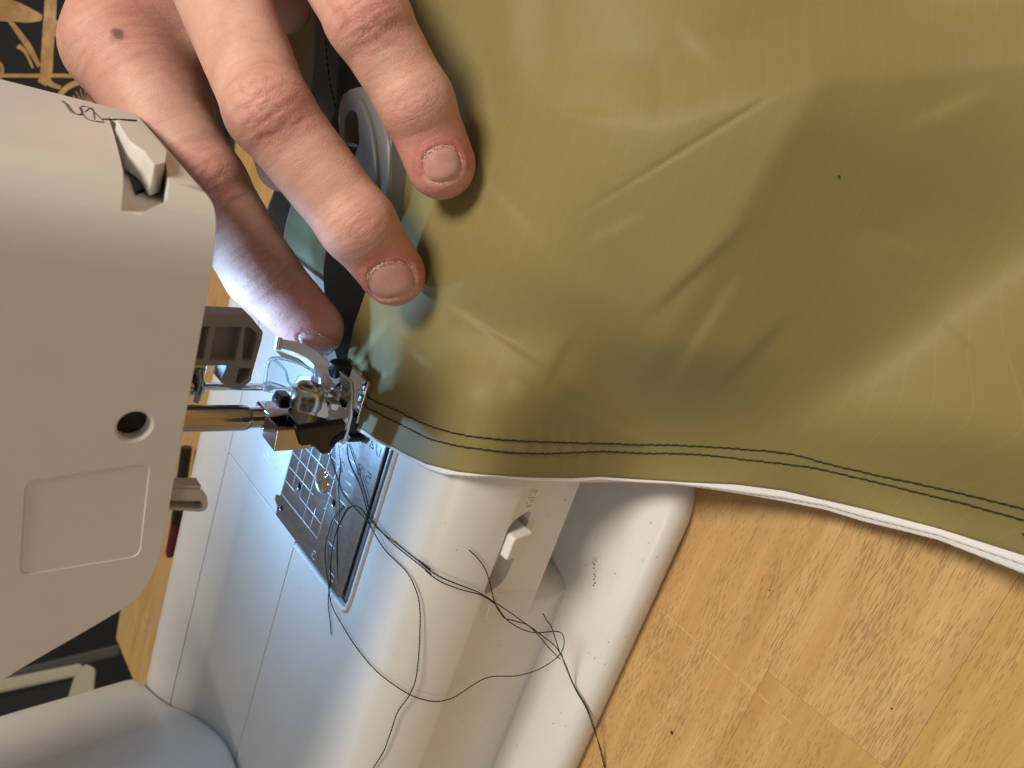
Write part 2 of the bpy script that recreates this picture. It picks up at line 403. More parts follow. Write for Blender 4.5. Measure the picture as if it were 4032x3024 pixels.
boolcut(sc_o, (lambda o: o)(MB().add([tuple(Rz @ np.array(p) + (sx, sy, 0)) for p in [(x, y, z) for z in (-.1, 2) for y in (-.55, .55) for x in (-5, 5)]], [(0, 2, 3, 1), (4, 5, 7, 6), (0, 1, 5, 4), (1, 3, 7, 5), (3, 2, 6, 7), (2, 0, 4, 6)]).obj('cutter', M_CHROME)))
def engr(name, segs, m, w=.32, parent=npl, z=.0):
    mb = MB()
    for s in segs:
        s = np.array(s, float)
        for a, b_ in zip(s[:-1], s[1:]):
            d = b_ - a; L = np.linalg.norm(d)
            if L < 1e-6: continue
            d /= L; nn = np.array([-d[1], d[0]]) * w / 2
            q = [a - nn - d * w * .3, b_ - nn + d * w * .3, b_ + nn + d * w * .3, a + nn - d * w * .3]
            mb.add([(*p, z + .012) for p in q] + [(*p, z - .03) for p in q], [(0, 1, 2, 3), (0, 4, 5, 1), (1, 5, 6, 2), (2, 6, 7, 3), (3, 7, 4, 0)])
    return mb.obj(name, m, parent, ang=180)
G = 5.03; gx = [15.1 + G * i for i in range(7)]; gy = [-17.4, -12.35, -7.3, -2.2, 2.6, 7.6]
lines = []
for i, x in enumerate(gx):
    if i == 6: lines.append([(x, -17.4), (x, 7.6)])
    elif i == 5: lines += [[(x, -17.4), (x, -10.6)], [(x, -7.3), (x, 7.6)]]
    elif i == 4: lines += [[(x, -17.4), (x, -.4)], [(x, 6.8), (x, 7.6)]]
    elif i == 3: lines += [[(x, -17.4), (x, .4)], [(x, 6.4), (x, 9.2)]]
    else: lines.append([(x, -17.4), (x, 9.2 if i < 2 else 7.6)])
for s in lines: engr('grid_line', [s], M_LINE, .34)
for j, y in enumerate(gy):
    if j in (0,): engr('grid_line', [[(gx[0], y), (gx[6], y)]], M_LINE, .34)
    elif j in (4,): engr('grid_line', [[(gx[0], y), (29.4, y)], [(38, y), (gx[6], y)]], M_LINE, .28)
    else: engr('grid_line', [[(gx[0], y), (gx[5] if j in (2,) else gx[6] - (G if j < 3 else 0), y)]], M_LINE, .28)
# guide ticks measured from the needle, with their numerals
for k, x in enumerate([6.35, 9.5, 12.7, 15.9, 19.05, 22.2, 25.4, 28.6, 35.0, 42.5, 49.6, 51.2]):
    y0 = {3: 10.2, 10: 17.5, 11: 18.5}.get(k, 13.0); y1 = {10: 20.5, 11: 20.5}.get(k, 16.8)
    engr('guide_line', [[(x, y0), (x, y1)]], M_LINE, .34)
GL = {'1': [[(0, 0), (0, 1)]], '4': [[(.62, 0), (.62, 1), (0, .3), (.9, .3)]], '5': [[(.75, 1), (.1, 1), (.08, .56), (.45, .66), (.75, .45), (.75, .2), (.45, 0), (.05, .08)]],
      '8': [[(.38, .52), (.08, .7), (.12, .93), (.38, 1), (.64, .93), (.68, .7), (.38, .52), (.05, .32), (.08, .08), (.38, 0), (.68, .08), (.71, .32), (.38, .52)]],
      '/': [[(0, 0), (.55, 1)]], '2': [[(.05, .85), (.35, 1), (.68, .85), (.66, .6), (.05, 0), (.75, 0)]], '3': [[(.08, .92), (.4, 1), (.7, .8), (.6, .56), (.3, .52), (.65, .46), (.75, .2), (.4, 0), (.05, .1)]]}
def text_on_plate(txt, org, dirx, diry, size, m=M_DLINE, w=.26, parent=npl, name='numeral'):
    x = 0
    for ch in txt:
        segs = [[tuple(np.array(org) + (np.array(dirx) * (px + x) + np.array(diry) * py) * size) for px, py in s] for s in GL[ch]]
        engr(name, segs, m, w, parent); x += {'1': .35, '/': .7}.get(ch, 1.0)
# numerals run along -y (read from the front), their feet towards the pillar
text_on_plate('1', (8.2, 24.1), (0, -1), (-1, 0), 2.6)
text_on_plate('/', (8.4, 23.0), (0, -1), (-1, 0), 2.6)
text_on_plate('4', (8.6, 20.9), (0, -1), (-1, 0), 2.6)
text_on_plate('5', (17.2, 23.4), (0, -1), (-1, 0), 2.9)
text_on_plate('/', (17.3, 20.8), (0, -1), (-1, 0), 2.9)
text_on_plate('8', (17.3, 18.8), (0, -1), (-1, 0), 2.9)
text_on_plate('2', (21.0, 10.6), (0, -1), (-1, 0), 2.8)
text_on_plate('3', (53.0 - 1.0, 9.0), (0, -1), (-1, 0), 2.6, m=M_LINE)
# relief marks on the bobbin cover
def relief(name, pts, r=.22, closed=False):
    q = np.array([[*P(u, v, 2, -.5)[:2], -.5] for u, v in pts]); return MB().tube(spline(q, 3, closed) if len(q) > 2 else q, r, 6).obj(name, M_WHITE, SM)
relief('moulded_frame', [(1041, 1782), (1040, 1796), (1064, 1830), (1084, 1842), (1092, 1832), (1100, 1790)], .28)
relief('moulded_frame', [(1052, 1775), (1056, 1800), (1085, 1815)], .25)
for c0, ax_, by_ in (((1026, 1480), 16, 32), ((1025, 1480), 7, 13)):
    relief('moulded_ring', [(c0[0] + ax_ * math.cos(t), c0[1] + by_ * math.sin(t)) for t in np.linspace(0, 2 * math.pi, 14)[:-1]], .2, True)

# feed dog switch: slider in the slot, raised icons
sw = MB().prism(roundpoly([(12.6, -20.3), (19.6, -20.3), (18.6, -27.0), (11.2, -27.0)], 1.2), 1, 51, 60.3).obj('feed_dog_switch', M_WHITE, SM, bevel=.8)
MB().prism([(5, -19), (33, -19), (33, -28), (5, -28)], 1, 50.6, 51.2).obj('shaded_slot_floor', M_GREY, SM)  # darker floor, its grey stands for shade in the slot
def onface(u, v):
    q = P(u, v, 1, 57.0)
    for _ in range(3): q = P(u, v, 1, faceY(q[2]) + .05)
    return q
ic = MB()
for a, b_ in (((2106, 1929), (2090, 1945)), ((2096, 1930), (2092, 1948)), ((2092, 1948), (2078, 1956)), ((2088, 1961), (2081, 1982)), ((2081, 1982), (2066, 1992)), ((2101, 1969), (2088, 1978)), ((2076, 1962), (2106, 1961)), ((2065, 1996), (2090, 1996)), ((2075, 2000), (2070, 2014)), ((2114, 1934), (2104, 1942))):
    ic.tube([onface(*a), onface(*b_)], .2, 6)
ic.obj('feed_dog_icon', M_WHITE, SM)
ic = MB(); ic.tube([onface(1932, 2370), onface(1912, 2436)], .26, 6); ic.tube([onface(1962, 2354), onface(1942, 2366)], .2, 6); ic.obj('feed_dog_icon', M_WHITE, SM)

# ------------------------------------------------------------------ presser foot with its guide screws (clamped to the presser bar)
FT = MB().box((BX - 2.6, BY - 4.2, 19.5), (BX + 2.6, BY + 3.2, 31.5)).obj('presser_foot', M_CHROME, SM, bevel=.7)
YF = 23.0
hull = pp([(1040, 1632), (1100, 1612), (1150, 1600), (1365, 1668), (1362, 1690), (1250, 1768), (1100, 1789), (1062, 1775), (1024, 1727)], YF)
# housing: hooked chrome loop, rear face amber in the room light, open recess on its left side
A = np.array([P(u, v, 1, YF - 6) for u, v in [(1045, 1634), (1120, 1622), (1180, 1640), (1355, 1668), (1190, 1692), (1092, 1692)]])
rear = pp([(1084, 1694), (1115, 1697), (1190, 1690), (1365, 1664), (1366, 1682), (1290, 1752), (1240, 1762), (1100, 1788), (1080, 1787)], YF)
top3 = [P(*q, 1, YF - 7.5) for q in [(1044, 1632), (1030, 1700), (1024, 1727)]]
def quad3(name, pts_front, pts_back, m, parent, **k):
    n = len(pts_front); V = list(pts_front) + list(pts_back)
    return obj(name, V, [list(range(n)), list(range(n, 2 * n))] + [(i, (i + 1) % n, (i + 1) % n + n, i + n) for i in range(n)], m, parent, **k)
loop_f = [(1047, 1633), (1100, 1622), (1150, 1618), (1187, 1682), (1120, 1694), (1087, 1690)]
bx0 = [P(u, v, 0, BX - 4.6) for u, v in [(1044, 1634), (1150, 1614), (1362, 1664), (1190, 1690), (1092, 1694)]]
bx1 = [q + np.array([5.2, .4, -.2]) for q in bx0]
M_DCHROME = mat('dark_chrome', (.40, .38, .36), .12, 1.0)
hs = quad3('foot_housing', bx0, bx1, M_DCHROME, FT, bevel=1.3)
rc0 = [P(u, v, 0, BX - 4.6) for u, v in [(1060, 1642), (1136, 1628), (1184, 1680), (1118, 1680), (1095, 1678)]]
cut = quad3('cutter', [q + np.array([-2, 0, 0]) for q in rc0], [q + np.array([3.4, 0, 0]) for q in rc0], M_VOID, None)
boolcut(hs, cut)
quad3('housing_recess', [q + np.array([3.2, 0, 0]) for q in rc0], [q + np.array([3.5, 0, 0]) for q in rc0], M_BLACK, FT)
# thumb screw, axis towards the end of the arm
t0 = P(1224, 1512, 1, 18.0); t1 = P(1192, 1600, 1, 18.0); dt = np.array([1.0, 0, 0])
ts = MB(); ts.lathe((t0[0], 18, t0[2]), (1, 0, 0), [(0, 2.3), (.25, 2.9), (.5, 3.0), (.7, 2.95), (.8, 3.25), (1.3, 3.75), (1.8, 3.85), (5.6, 3.95), (6.4, 3.6)], 36)
M_SATIN = mat('satin_steel', (.58, .57, .54), .24, 1.0)
ts_o = ts.obj('clamp_screw', M_SATIN, FT, ang=28)
boolcut(ts_o, MB().box((t0[0] - 1, 18 - 5, t0[2] - .45), (t0[0] + .35, 18 + 5, t0[2] + .45)).obj('cutter', M_CHROME))
MB().lathe((t0[0] + 5.6, 18, t0[2] - .6), (1, 0, 0), [(0, 2.9), (4.6, 2.9), (5, 2.5)], 28).obj('screw_collar', M_CHROME, FT, ang=28)
# small clamp wedge beside the thumb screw
q0 = [P(u, v, 1, 14.0) for u, v in [(1112, 1562), (1150, 1562), (1176, 1598), (1160, 1612), (1092, 1612), (1096, 1590)]]
quad3('clamp_wedge', q0, [q + np.array([0, -4.0, 0]) for q in q0], mat('dark_steel', (.10, .11, .11), .18, 1.0), FT, bevel=.45)
# black quick-release lever through the housing, ribbed tail
YR = 32.0
q0 = [P(u, v, 1, YR) for u, v in [(1170, 1695), (1365, 1668), (1360, 1692), (1318, 1760), (1294, 1788), (1268, 1790), (1245, 1768), (1235, 1752), (1186, 1758)]]
lv2 = quad3('release_lever', q0, [q + np.array([-.2, -2.6, -.3]) for q in q0], M_BLACK, FT, bevel=.35)
for k in range(6):
    a = P(1302 + k * 9.5, 1757 - k * 6.0, 1, YR + .1); bb_ = P(1320 + k * 8.6, 1722 - k * 6.0, 1, YR + .1)
    MB().tube([a, bb_], .26, 6).obj('rib', M_BLACK, lv2)
# axle of the adjustable guide: knob, nuts and spacers along x
kx0 = P(1345, 1428, 2, 8.5); KY, KZ = kx0[1], 8.5
kn = MB(); kn.lathe((kx0[0], KY, KZ), (1, 0, 0), [(0, 0.9), (.01, 2.6), (.35, 3.0), (3.6, 3.05), (4.0, 2.7)], 36)
kn.obj('guide_knob', M_BLACK, FT, ang=28)
xx = kx0[0] + 3.9
for L_, r_, m_, nm in ((2.2, 1.7, M_BLACK, 'knob_neck'), (1.6, 2.7, M_CHROME, 'spacer'), (1.4, 2.0, M_CHROME, 'spacer'), (1.8, 3.0, M_CHROME, 'spacer'), (3.0, 2.2, M_CHROME, 'axle_nut'), (2.2, 2.9, M_CHROME, 'axle_nut')):
    MB().lathe((xx, KY, KZ), (1, 0, 0), [(0, r_ - .3), (.25, r_), (L_ - .25, r_), (L_, r_ - .3)], 6 if nm == 'axle_nut' else 28).obj(nm, m_, FT, ang=25); xx += L_
# cross plate standing on the cloth at the back of the foot
def cplate(name, L, Y, th, m, bev=.25):
    q = [P(u, v, 1, Y) for u, v in L]; return quad3(name, q, [p_ + np.array([0, -th, 0]) for p_ in q], m, FT, bevel=bev)
cplate('cross_plate', [(1378, 1500), (1393, 1500), (1397, 1540), (1391, 1640), (1364, 1748), (1352, 1753), (1344, 1747), (1376, 1640), (1384, 1560)], 20.5, 6.0, M_CHROME, .3)
cplate('guide_bracket', [(1292, 1540), (1330, 1560), (1375, 1530), (1378, 1600), (1362, 1652), (1300, 1664), (1262, 1652), (1275, 1590)], 15.5, 4.0, M_CHROME, .5)
cplate('guide_bracket', [(1300, 1585), (1345, 1590), (1350, 1618), (1322, 1622), (1300, 1612)], 17.5, 2.0, M_CHROME, .4)
cplate('guide_bracket', [(1250, 1590), (1290, 1580), (1300, 1640), (1262, 1662), (1240, 1655)], 17.0, 4.0, M_SCR, .5)
# sole of the foot lying on the cloth, black rubber toe
sole = MB().prism(roundpoly([(-9, -1), (3.8, -1), (3.8, 14.5), (-9, 14.5)], 1), 2, 1.4, 3.0).obj('sole', M_CHROME, FT, bevel=.3)
q = P(1395, 1700, 2, 2.5)
tb = MB().prism(roundpoly([(q[0] - 5, q[1] - 4.5), (q[0] + 2.6, q[1] - 4.5), (q[0] + 2.9, q[1] + .8), (q[0] + .9, q[1] + 1.6), (q[0] + .6, q[1] - .2), (q[0] - 5, q[1] - .2)], .5), 2, .25, 4.2).obj('rubber_toe', M_BLACK, FT, bevel=.3)
# bent chrome blade rising to the left front
bc = [P(u, v, 1, y) for u, v, y in [(1330, 1512, 12), (1300, 1478, 9), (1265, 1432, 6), (1225, 1395, 3.5), (1180, 1372, 1.5), (1130, 1358, 0), (1095, 1352, -1)]]
bc = spline(bc, 6); T = np.gradient(bc, axis=0); T /= np.linalg.norm(T, axis=1)[:, None]
vd = bc - CP; vd /= np.linalg.norm(vd, axis=1)[:, None]
sd = np.cross(T, vd); sd /= np.linalg.norm(sd, axis=1)[:, None]; nn = np.cross(T, sd)
V = []; nbp = len(bc)
for i in range(nbp):
    w = 1.15 + .7 * (1 - i / nbp)
    for a_, b_ in ((-w, -.3), (w, -.3), (w, .3), (-w, .3)): V.append(bc[i] + sd[i] * a_ + nn[i] * b_)
F = [(i * 4 + k, i * 4 + (k + 1) % 4, (i + 1) * 4 + (k + 1) % 4, (i + 1) * 4 + k) for i in range(nbp - 1) for k in range(4)] + [(0, 1, 2, 3), ((nbp - 1) * 4, (nbp - 1) * 4 + 1, (nbp - 1) * 4 + 2, (nbp - 1) * 4 + 3)]
obj('bent_blade', V, F, M_SCR, FT, bevel=.2)
e = bc[-1]; MB().tube([e - sd[-1] * 1.6, e + sd[-1] * 1.6], .95, 16).obj('blade_end_roll', M_SCR, FT)
# star shaped scratched plate between blade and axle
cplate('forked_plate', [(1262, 1490), (1290, 1476), (1320, 1515), (1300, 1530), (1312, 1545), (1282, 1560), (1262, 1545)], 12.5, 1.2, M_SCR, .2)
# clear plastic guard in front of the needle: curved strip standing on the cover
def ribbon(name, L, lo, hi, m, parent, th=.5):
    """vertical wall following plan points L (x, y) from z=lo to z=hi"""
    L = spline(L, 5); T = np.gradient(L, axis=0); T /= np.linalg.norm(T, axis=1)[:, None]; N = np.stack([-T[:, 1], T[:, 0]], 1) * th / 2
    V = []; n = len(L)
    for i in range(n):
        for s, z in ((-1, lo), (1, lo), (1, hi), (-1, hi)): V.append((*(L[i] + N[i] * s), z))
    F = [(i * 4 + k, i * 4 + (k + 1) % 4, (i + 1) * 4 + (k + 1) % 4, (i + 1) * 4 + k) for i in range(n - 1) for k in range(4)] + [(0, 1, 2, 3), tuple((n - 1) * 4 + k for k in range(4))]
    return obj(name, V, F, m, parent, bevel=.12, seg=2)
def sheet(name, L, Y0, dy, m, th=.6, nrm=(0, 1, 0)):
    q = [P(u, v, 1, Y0 + dy * i) for i, (u, v) in enumerate(L)]; return quad3(name, q, [p_ - np.array(nrm) * th for p_ in q], m, FT, bevel=.25)
cg = [P(u, v, 1, 2) for u, v in [(1052, 1432), (1066, 1412), (1120, 1413), (1190, 1435), (1240, 1464), (1246, 1492), (1222, 1482), (1180, 1482), (1150, 1528), (1140, 1548), (1060, 1548), (1042, 1538), (1044, 1495)]]
g_ = quad3('clear_guard', cg, [q + np.array([0, -.7, 0]) for q in cg], M_CLEAR, FT, bevel=.3)
MB().tube(spline([P(u, v, 1, 2.6) for u, v in [(1041, 1540), (1046, 1480), (1056, 1430), (1070, 1412), (1115, 1412), (1185, 1433), (1240, 1464)]], 6), .45, 8).obj('guard_rim', M_CLEAR, FT)
MB().tube(spline([P(u, v, 1, 2.4) for u, v in [(1038, 1512), (1062, 1510), (1100, 1520), (1160, 1540)]], 6), .55, 8).obj('guard_rim', M_CLEAR, FT)
MB().tube(spline([P(u, v, 1, 2.4) for u, v in [(1080, 1418), (1120, 1455), (1135, 1500), (1155, 1525)]], 6), .35, 8).obj('guard_rim', M_CLEAR, FT)
yb = [P(u, v, 1, -1) for u, v in [(1086, 1384), (1112, 1388), (1150, 1403), (1185, 1418), (1224, 1450), (1216, 1456), (1170, 1432), (1110, 1408)]]
quad3('pale_yellow_strip', yb, [q + np.array([0, -1.2, 0]) for q in yb], M_YELLOW, FT, bevel=.2)  # thin pale yellow strip between blade and clear guard

# ------------------------------------------------------------------ olive cloth being hemmed
def tps_fit(X, y, lam=0):
    n = len(X); d = np.linalg.norm(X[:, None] - X[None], axis=2); K = np.where(d > 0, d * d * np.log(d + 1e-9), 0) + lam * np.eye(n)
    Pm = np.hstack([np.ones((n, 1)), X]); A_ = np.vstack([np.hstack([K, Pm]), np.hstack([Pm.T, np.zeros((3, 3))])])
    w = np.linalg.solve(A_, np.concatenate([y, np.zeros(3)]))
    def f(Q):
        d = np.linalg.norm(Q[:, None] - X[None], axis=2); return np.where(d > 0, d * d * np.log(d + 1e-9), 0) @ w[:n] + w[n] + Q @ w[n + 1:]
    return f
# heights (mm above the needle plate) of the cloth at places picked in the photograph
HT = [(1380, 1440, 1.0), (1390, 1690, 1.0), (1440, 1560, .9), (1470, 1440, .8), (1560, 1760, .9), (1640, 1820, .5), (1730, 1850, -3.5), (1830, 1860, -9), (1960, 1870, -20), (2250, 1880, -39),
      (2500, 1885, -51), (2700, 1905, -57), (3083, 1931, -63), (3396, 2002, -67), (3694, 2080, -66), (4032, 2186, -60), (4400, 2300, -56),
      (1500, 1150, .2), (1640, 1190, -.8), (1520, 900, 0), (1540, 600, 0), (1600, 1400, 0), (1820, 760, -1.0), (1700, 1000, -1), (1400, 200, 2), (1250, -100, 4), (1300, -400, 5),
      (2000, 0, -3), (2000, -400, 0), (1900, 400, -3), (2100, 1000, -9), (1900, 1350, -6), (2000, 1600, -16), (2400, 1500, -34), (2600, 1000, -26), (2500, 500, -12), (2800, 1500, -44),
      (3000, 0, -24), (3000, -400, -20), (3300, 700, -44), (3200, 1300, -50), (3500, 1700, -60), (4032, 0, -50), (4400, -400, -52), (4032, 1000, -60), (4400, 1600, -58), (4400, 800, -62), (3600, 300, -44)]
HT = np.array(HT, float); zf = tps_fit(HT[:, :2] / 1000, HT[:, 2], .06)
HEM = np.array([(1330, 1650), (1385, 1670), (1417, 1685), (1479, 1727), (1551, 1763), (1600, 1790), (1680, 1828), (1800, 1857), (1900, 1868), (2000, 1875), (2100, 1880), (2250, 1882), (2360, 1876), (2500, 1886), (2700, 1899), (2900, 1907), (3083, 1931), (3396, 2002), (3694, 2080), (4032, 2186), (4420, 2300), (5300, 2580)], float)
EDGE = np.array([(-1300, 900), (-420, 1120), (-100, 1250), (200, 1385), (450, 1455), (700, 1515), (900, 1520), (1050, 1480), (1150, 1440), (1280, 1396), (1420, 1366), (1500, 1358), (1600, 1350), (1700, 1350), (2400, 1350)], float)
hemv = lambda u: np.interp(u, HEM[:, 0], HEM[:, 1]); edgeu = lambda v: np.interp(v, EDGE[:, 0], EDGE[:, 1])
NU, NV = 340, 270; U1, V0 = 5200.0, -1150.0
s = np.linspace(0, 1, NU) ** 1.35; t = np.linspace(0, 1, NV); S, Tt = np.meshgrid(s, t)
uu = 1400 + S * (U1 - 1400)
for _ in range(6):
    vv = V0 + Tt * (hemv(uu) - V0); uu = edgeu(vv) + S * (U1 - edgeu(vv))
vv = V0 + Tt * (hemv(uu) - V0)
def seg_dist(u, v, a, b):
    a = np.array(a, float); b = np.array(b, float); d = b - a; L = np.linalg.norm(d); d /= L
    al = (u - a[0]) * d[0] + (v - a[1]) * d[1]; ac = -(u - a[0]) * d[1] + (v - a[1]) * d[0]
    return al / L, ac        # 0..1 along, signed px across
def sm(x): x = np.clip(x, 0, 1); return x * x * (3 - 2 * x)
def folds(u, v):
    """relief of folds and creases (mm, added along the height)"""
    z = np.zeros_like(u)
    hf = sm((hemv(u) - v - 60) / 500)
    # standing fold: sharp ridge A, long facet falling to the right, soft valley B
    al, a_ = seg_dist(u, v, (3330, 150), (2440, 1640)); al2, b_ = seg_dist(u, v, (4300, 830), (2960, 1790))
    # a_ > 0 left of A, b_ < 0 right of B
    soft = lambda x, w: w * np.logaddexp(0, x / w)
    za = 16.0 * np.exp(-soft(a_, 16) / 520) ; right = soft(-a_, 10)
    zz_ = za - .0245 * right + .0245 * soft(-b_, 35) * 2.1
    z += (14 * np.tanh(zz_ / 14)) * hf * sm((al + .25) / .5) * sm((1.12 - al) / .35)
    al, ac = seg_dist(u, v, (3180, 290), (2190, 900)); z -= .45 * sm(al / .3) * sm((1 - al) / .5) * np.exp(-(ac / 6.5) ** 2)
    # upper hollow with a soft left rim
    ln = np.interp(u, [2040, 2100, 2600, 3200, 4500], [330, 350, 415, 240, 120]); mk_ = sm((ln + 110 - v) / 330)
    z -= (2.2 * sm((u - 1980) / 190) + 8.0 * sm((u - 2000) / 1500)) * mk_
    al, ac = seg_dist(u, v, (2040, 1495), (2520, 1730)); z += .8 * sm((al + .1) / .2) * sm((1.1 - al) / .2) * np.exp(-(np.maximum(ac, 0) / 90) ** 2) / (1 + np.exp(-ac / 6))
    al, ac = seg_dist(u, v, (1720, 1170), (2320, 1560)); z += .35 * sm(al / .2) * sm((1 - al) / .2) * np.tanh(ac / 10) * np.exp(-(ac / 90) ** 2)
    # sharp little creases pressed into the coated cloth
    for a0_, b0_, am_, w1_, w2_ in (((3000, 830), (2460, 1330), .9, 7, 110), ((2960, 1000), (2560, 1640), -.8, 7, 90), ((3180, 1180), (2740, 1610), .7, 8, 90), ((1760, 560), (2190, 1010), .35, 8, 110), ((2300, 1240), (2120, 1560), .5, 7, 80),
                                    ((3500, 520), (3960, 330), .9, 10, 140), ((3620, 1180), (3960, 1500), -.7, 9, 120), ((2120, 420), (2520, 470), .8, 9, 120), ((2620, 60), (2900, 360), -.8, 12, 160), ((1680, 1290), (2080, 1370), .3, 7, 80),
                                    ((3350, 880), (3700, 1040), .6, 8, 120), ((1900, 180), (1960, 620), .35, 9, 90), ((3300, 60), (3900, 160), .9, 12, 150), ((2230, 1000), (2600, 800), .4, 8, 90)):
        al, ac = seg_dist(u, v, a0_, b0_); z += .62 * am_ * sm(al / .5) * sm((1 - al) / .5) * np.tanh(ac / (w1_ * 2.6)) * np.exp(-np.abs(ac) / (w2_ * 1.7))
    # dents where the fingertips press
    for c_, r_ in (((1640, 1180), 95), ((1830, 760), 95)): z -= .7 * np.exp(-((u - c_[0]) ** 2 + (v - c_[1]) ** 2) / (2 * r_ ** 2))
    # puckers between the two rows of stitches
    sv = np.interp(u, [1500, 2000, 2500, 3100, 3500, 4032], [1600, 1757, 1767, 1810, 1895, 2020])
    z += .09 * np.sin(u / 11.5 + 2 * np.sin(u / 70)) * np.exp(-((v - sv) / 60) ** 2) * (.5 + .5 * np.sin(u / 160)) * sm((u - 1500) / 200)
    r = np.random.RandomState(7)
    for k in range(16):
        a_ = r.uniform(-1, 1) * 1.2; k0 = r.uniform(1 / 520, 1 / 200); z += .16 * np.sin((u * math.cos(a_) + v * math.sin(a_)) * k0 + r.uniform(0, 6)) * sm((u - 1600) / 500)
    # waviness of the free hem
    hd = hemv(u) - v
    z += 1.1 * np.sin((u - 1650) / 135) * np.exp(-np.maximum(hd, 0) / 60) * sm((u - 1650) / 400)
    return z
PRY = np.array([-200, 43] + [q[0] for q in PX[1:]] + [70.0, 300.0]); PRZ = np.array([-.5, -.5] + [q[1] for q in PX[1:]] + [-75.0, -400.0])
def ground_h(x, y):
    h1 = np.interp(y, PRY, PRZ) - 1.4 * np.maximum(ARM_END - x, 0) ** 1.0
    h2 = -64.0 - 1.2 * np.maximum(-14 - x, 0) - 1.2 * np.maximum(y - 72, 0)
    return np.maximum(np.maximum(h1, h2), -76)
def rest_z(D):
    lo = np.full(len(D), -76.0); hi = np.full(len(D), 20.0); z = hi.copy(); done = np.zeros(len(D), bool); prev = hi.copy()
    for zz in np.linspace(20, -76, 97):
        p = CP + D * ((zz - CP[2]) / D[:, 2])[:, None]; below = (zz <= ground_h(p[:, 0], p[:, 1])) & ~done
        z[below] = zz; done |= below
    a = z.copy(); b = z + 1.0
    for _ in range(7):
        mdl = (a + b) / 2; p = CP + D * ((mdl - CP[2]) / D[:, 2])[:, None]; bl = mdl <= ground_h(p[:, 0], p[:, 1]); a = np.where(bl, mdl, a); b = np.where(bl, b, mdl)
    return (a + b) / 2
def raw_z(u, v):
    Q = np.stack([u.ravel(), v.ravel()], 1) / 1000; z = zf(np.stack([np.clip(u.ravel(), 0, 4450), np.clip(v.ravel(), -430, 3000)], 1) / 1000); D = (np.stack([(u.ravel() - CX) / FPX, (v.ravel() - CY) / FPX, np.ones(len(Q))], 1)) @ RC
    w_ = sm((u.ravel() - 1500) / 500); g_ = rest_z(D) + .45 + 1.6 * w_ + 1.6 * np.exp(-((u.ravel() - 1950) / 260) ** 2); k_ = .4 + 3.0 * w_; d_ = np.clip(.5 + .5 * (z - g_) / k_, 0, 1)
    return (g_ * (1 - d_) + z * d_ + k_ * d_ * (1 - d_)).reshape(u.shape)
GS = 16.0; GU = np.arange(850, 5400, GS); GV = np.arange(-1350, 2800, GS); GUU, GVV = np.meshgrid(GU, GV); ZR = raw_z(GUU, GVV)
def blur(A, sg):
    r_ = int(3 * sg); k = np.exp(-(np.arange(-r_, r_ + 1) / sg) ** 2 / 2); k /= k.sum(); A = np.pad(A, r_, 'edge')
    A = np.apply_along_axis(lambda m: np.convolve(m, k, 'valid'), 0, A); return np.apply_along_axis(lambda m: np.convolve(m, k, 'valid'), 1, A)
wb = sm((GUU - 1560) / 260); ZB = ZR * (1 - wb) + blur(ZR, 4.2) * wb
def cloth_pt(u, v, lift=0.0):
    u = np.asarray(u, float); v = np.asarray(v, float); sh = u.shape; uf, vf = u.ravel(), v.ravel()
    x = np.clip((uf - GU[0]) / GS, 0, len(GU) - 1.001); y = np.clip((vf - GV[0]) / GS, 0, len(GV) - 1.001); i = x.astype(int); j = y.astype(int); fx = x - i; fy = y - j
    z = (ZB[j, i] * (1 - fx) + ZB[j, i + 1] * fx) * (1 - fy) + (ZB[j + 1, i] * (1 - fx) + ZB[j + 1, i + 1] * fx) * fy
    z = np.maximum(z + folds(uf, vf), -75.2)
    D = (np.stack([(uf - CX) / FPX, (vf - CY) / FPX, np.ones(len(uf))], 1)) @ RC
    R_ = CP + D * ((z - CP[2]) / D[:, 2])[:, None]
    if lift: R_ = R_ - D / np.linalg.norm(D, axis=1)[:, None] * lift
    return R_.reshape(sh + (3,))
Vc = cloth_pt(uu, vv); Fc = [(j * NU + i, j * NU + i + 1, (j + 1) * NU + i + 1, (j + 1) * NU + i) for j in range(NV - 1) for i in range(NU - 1)]
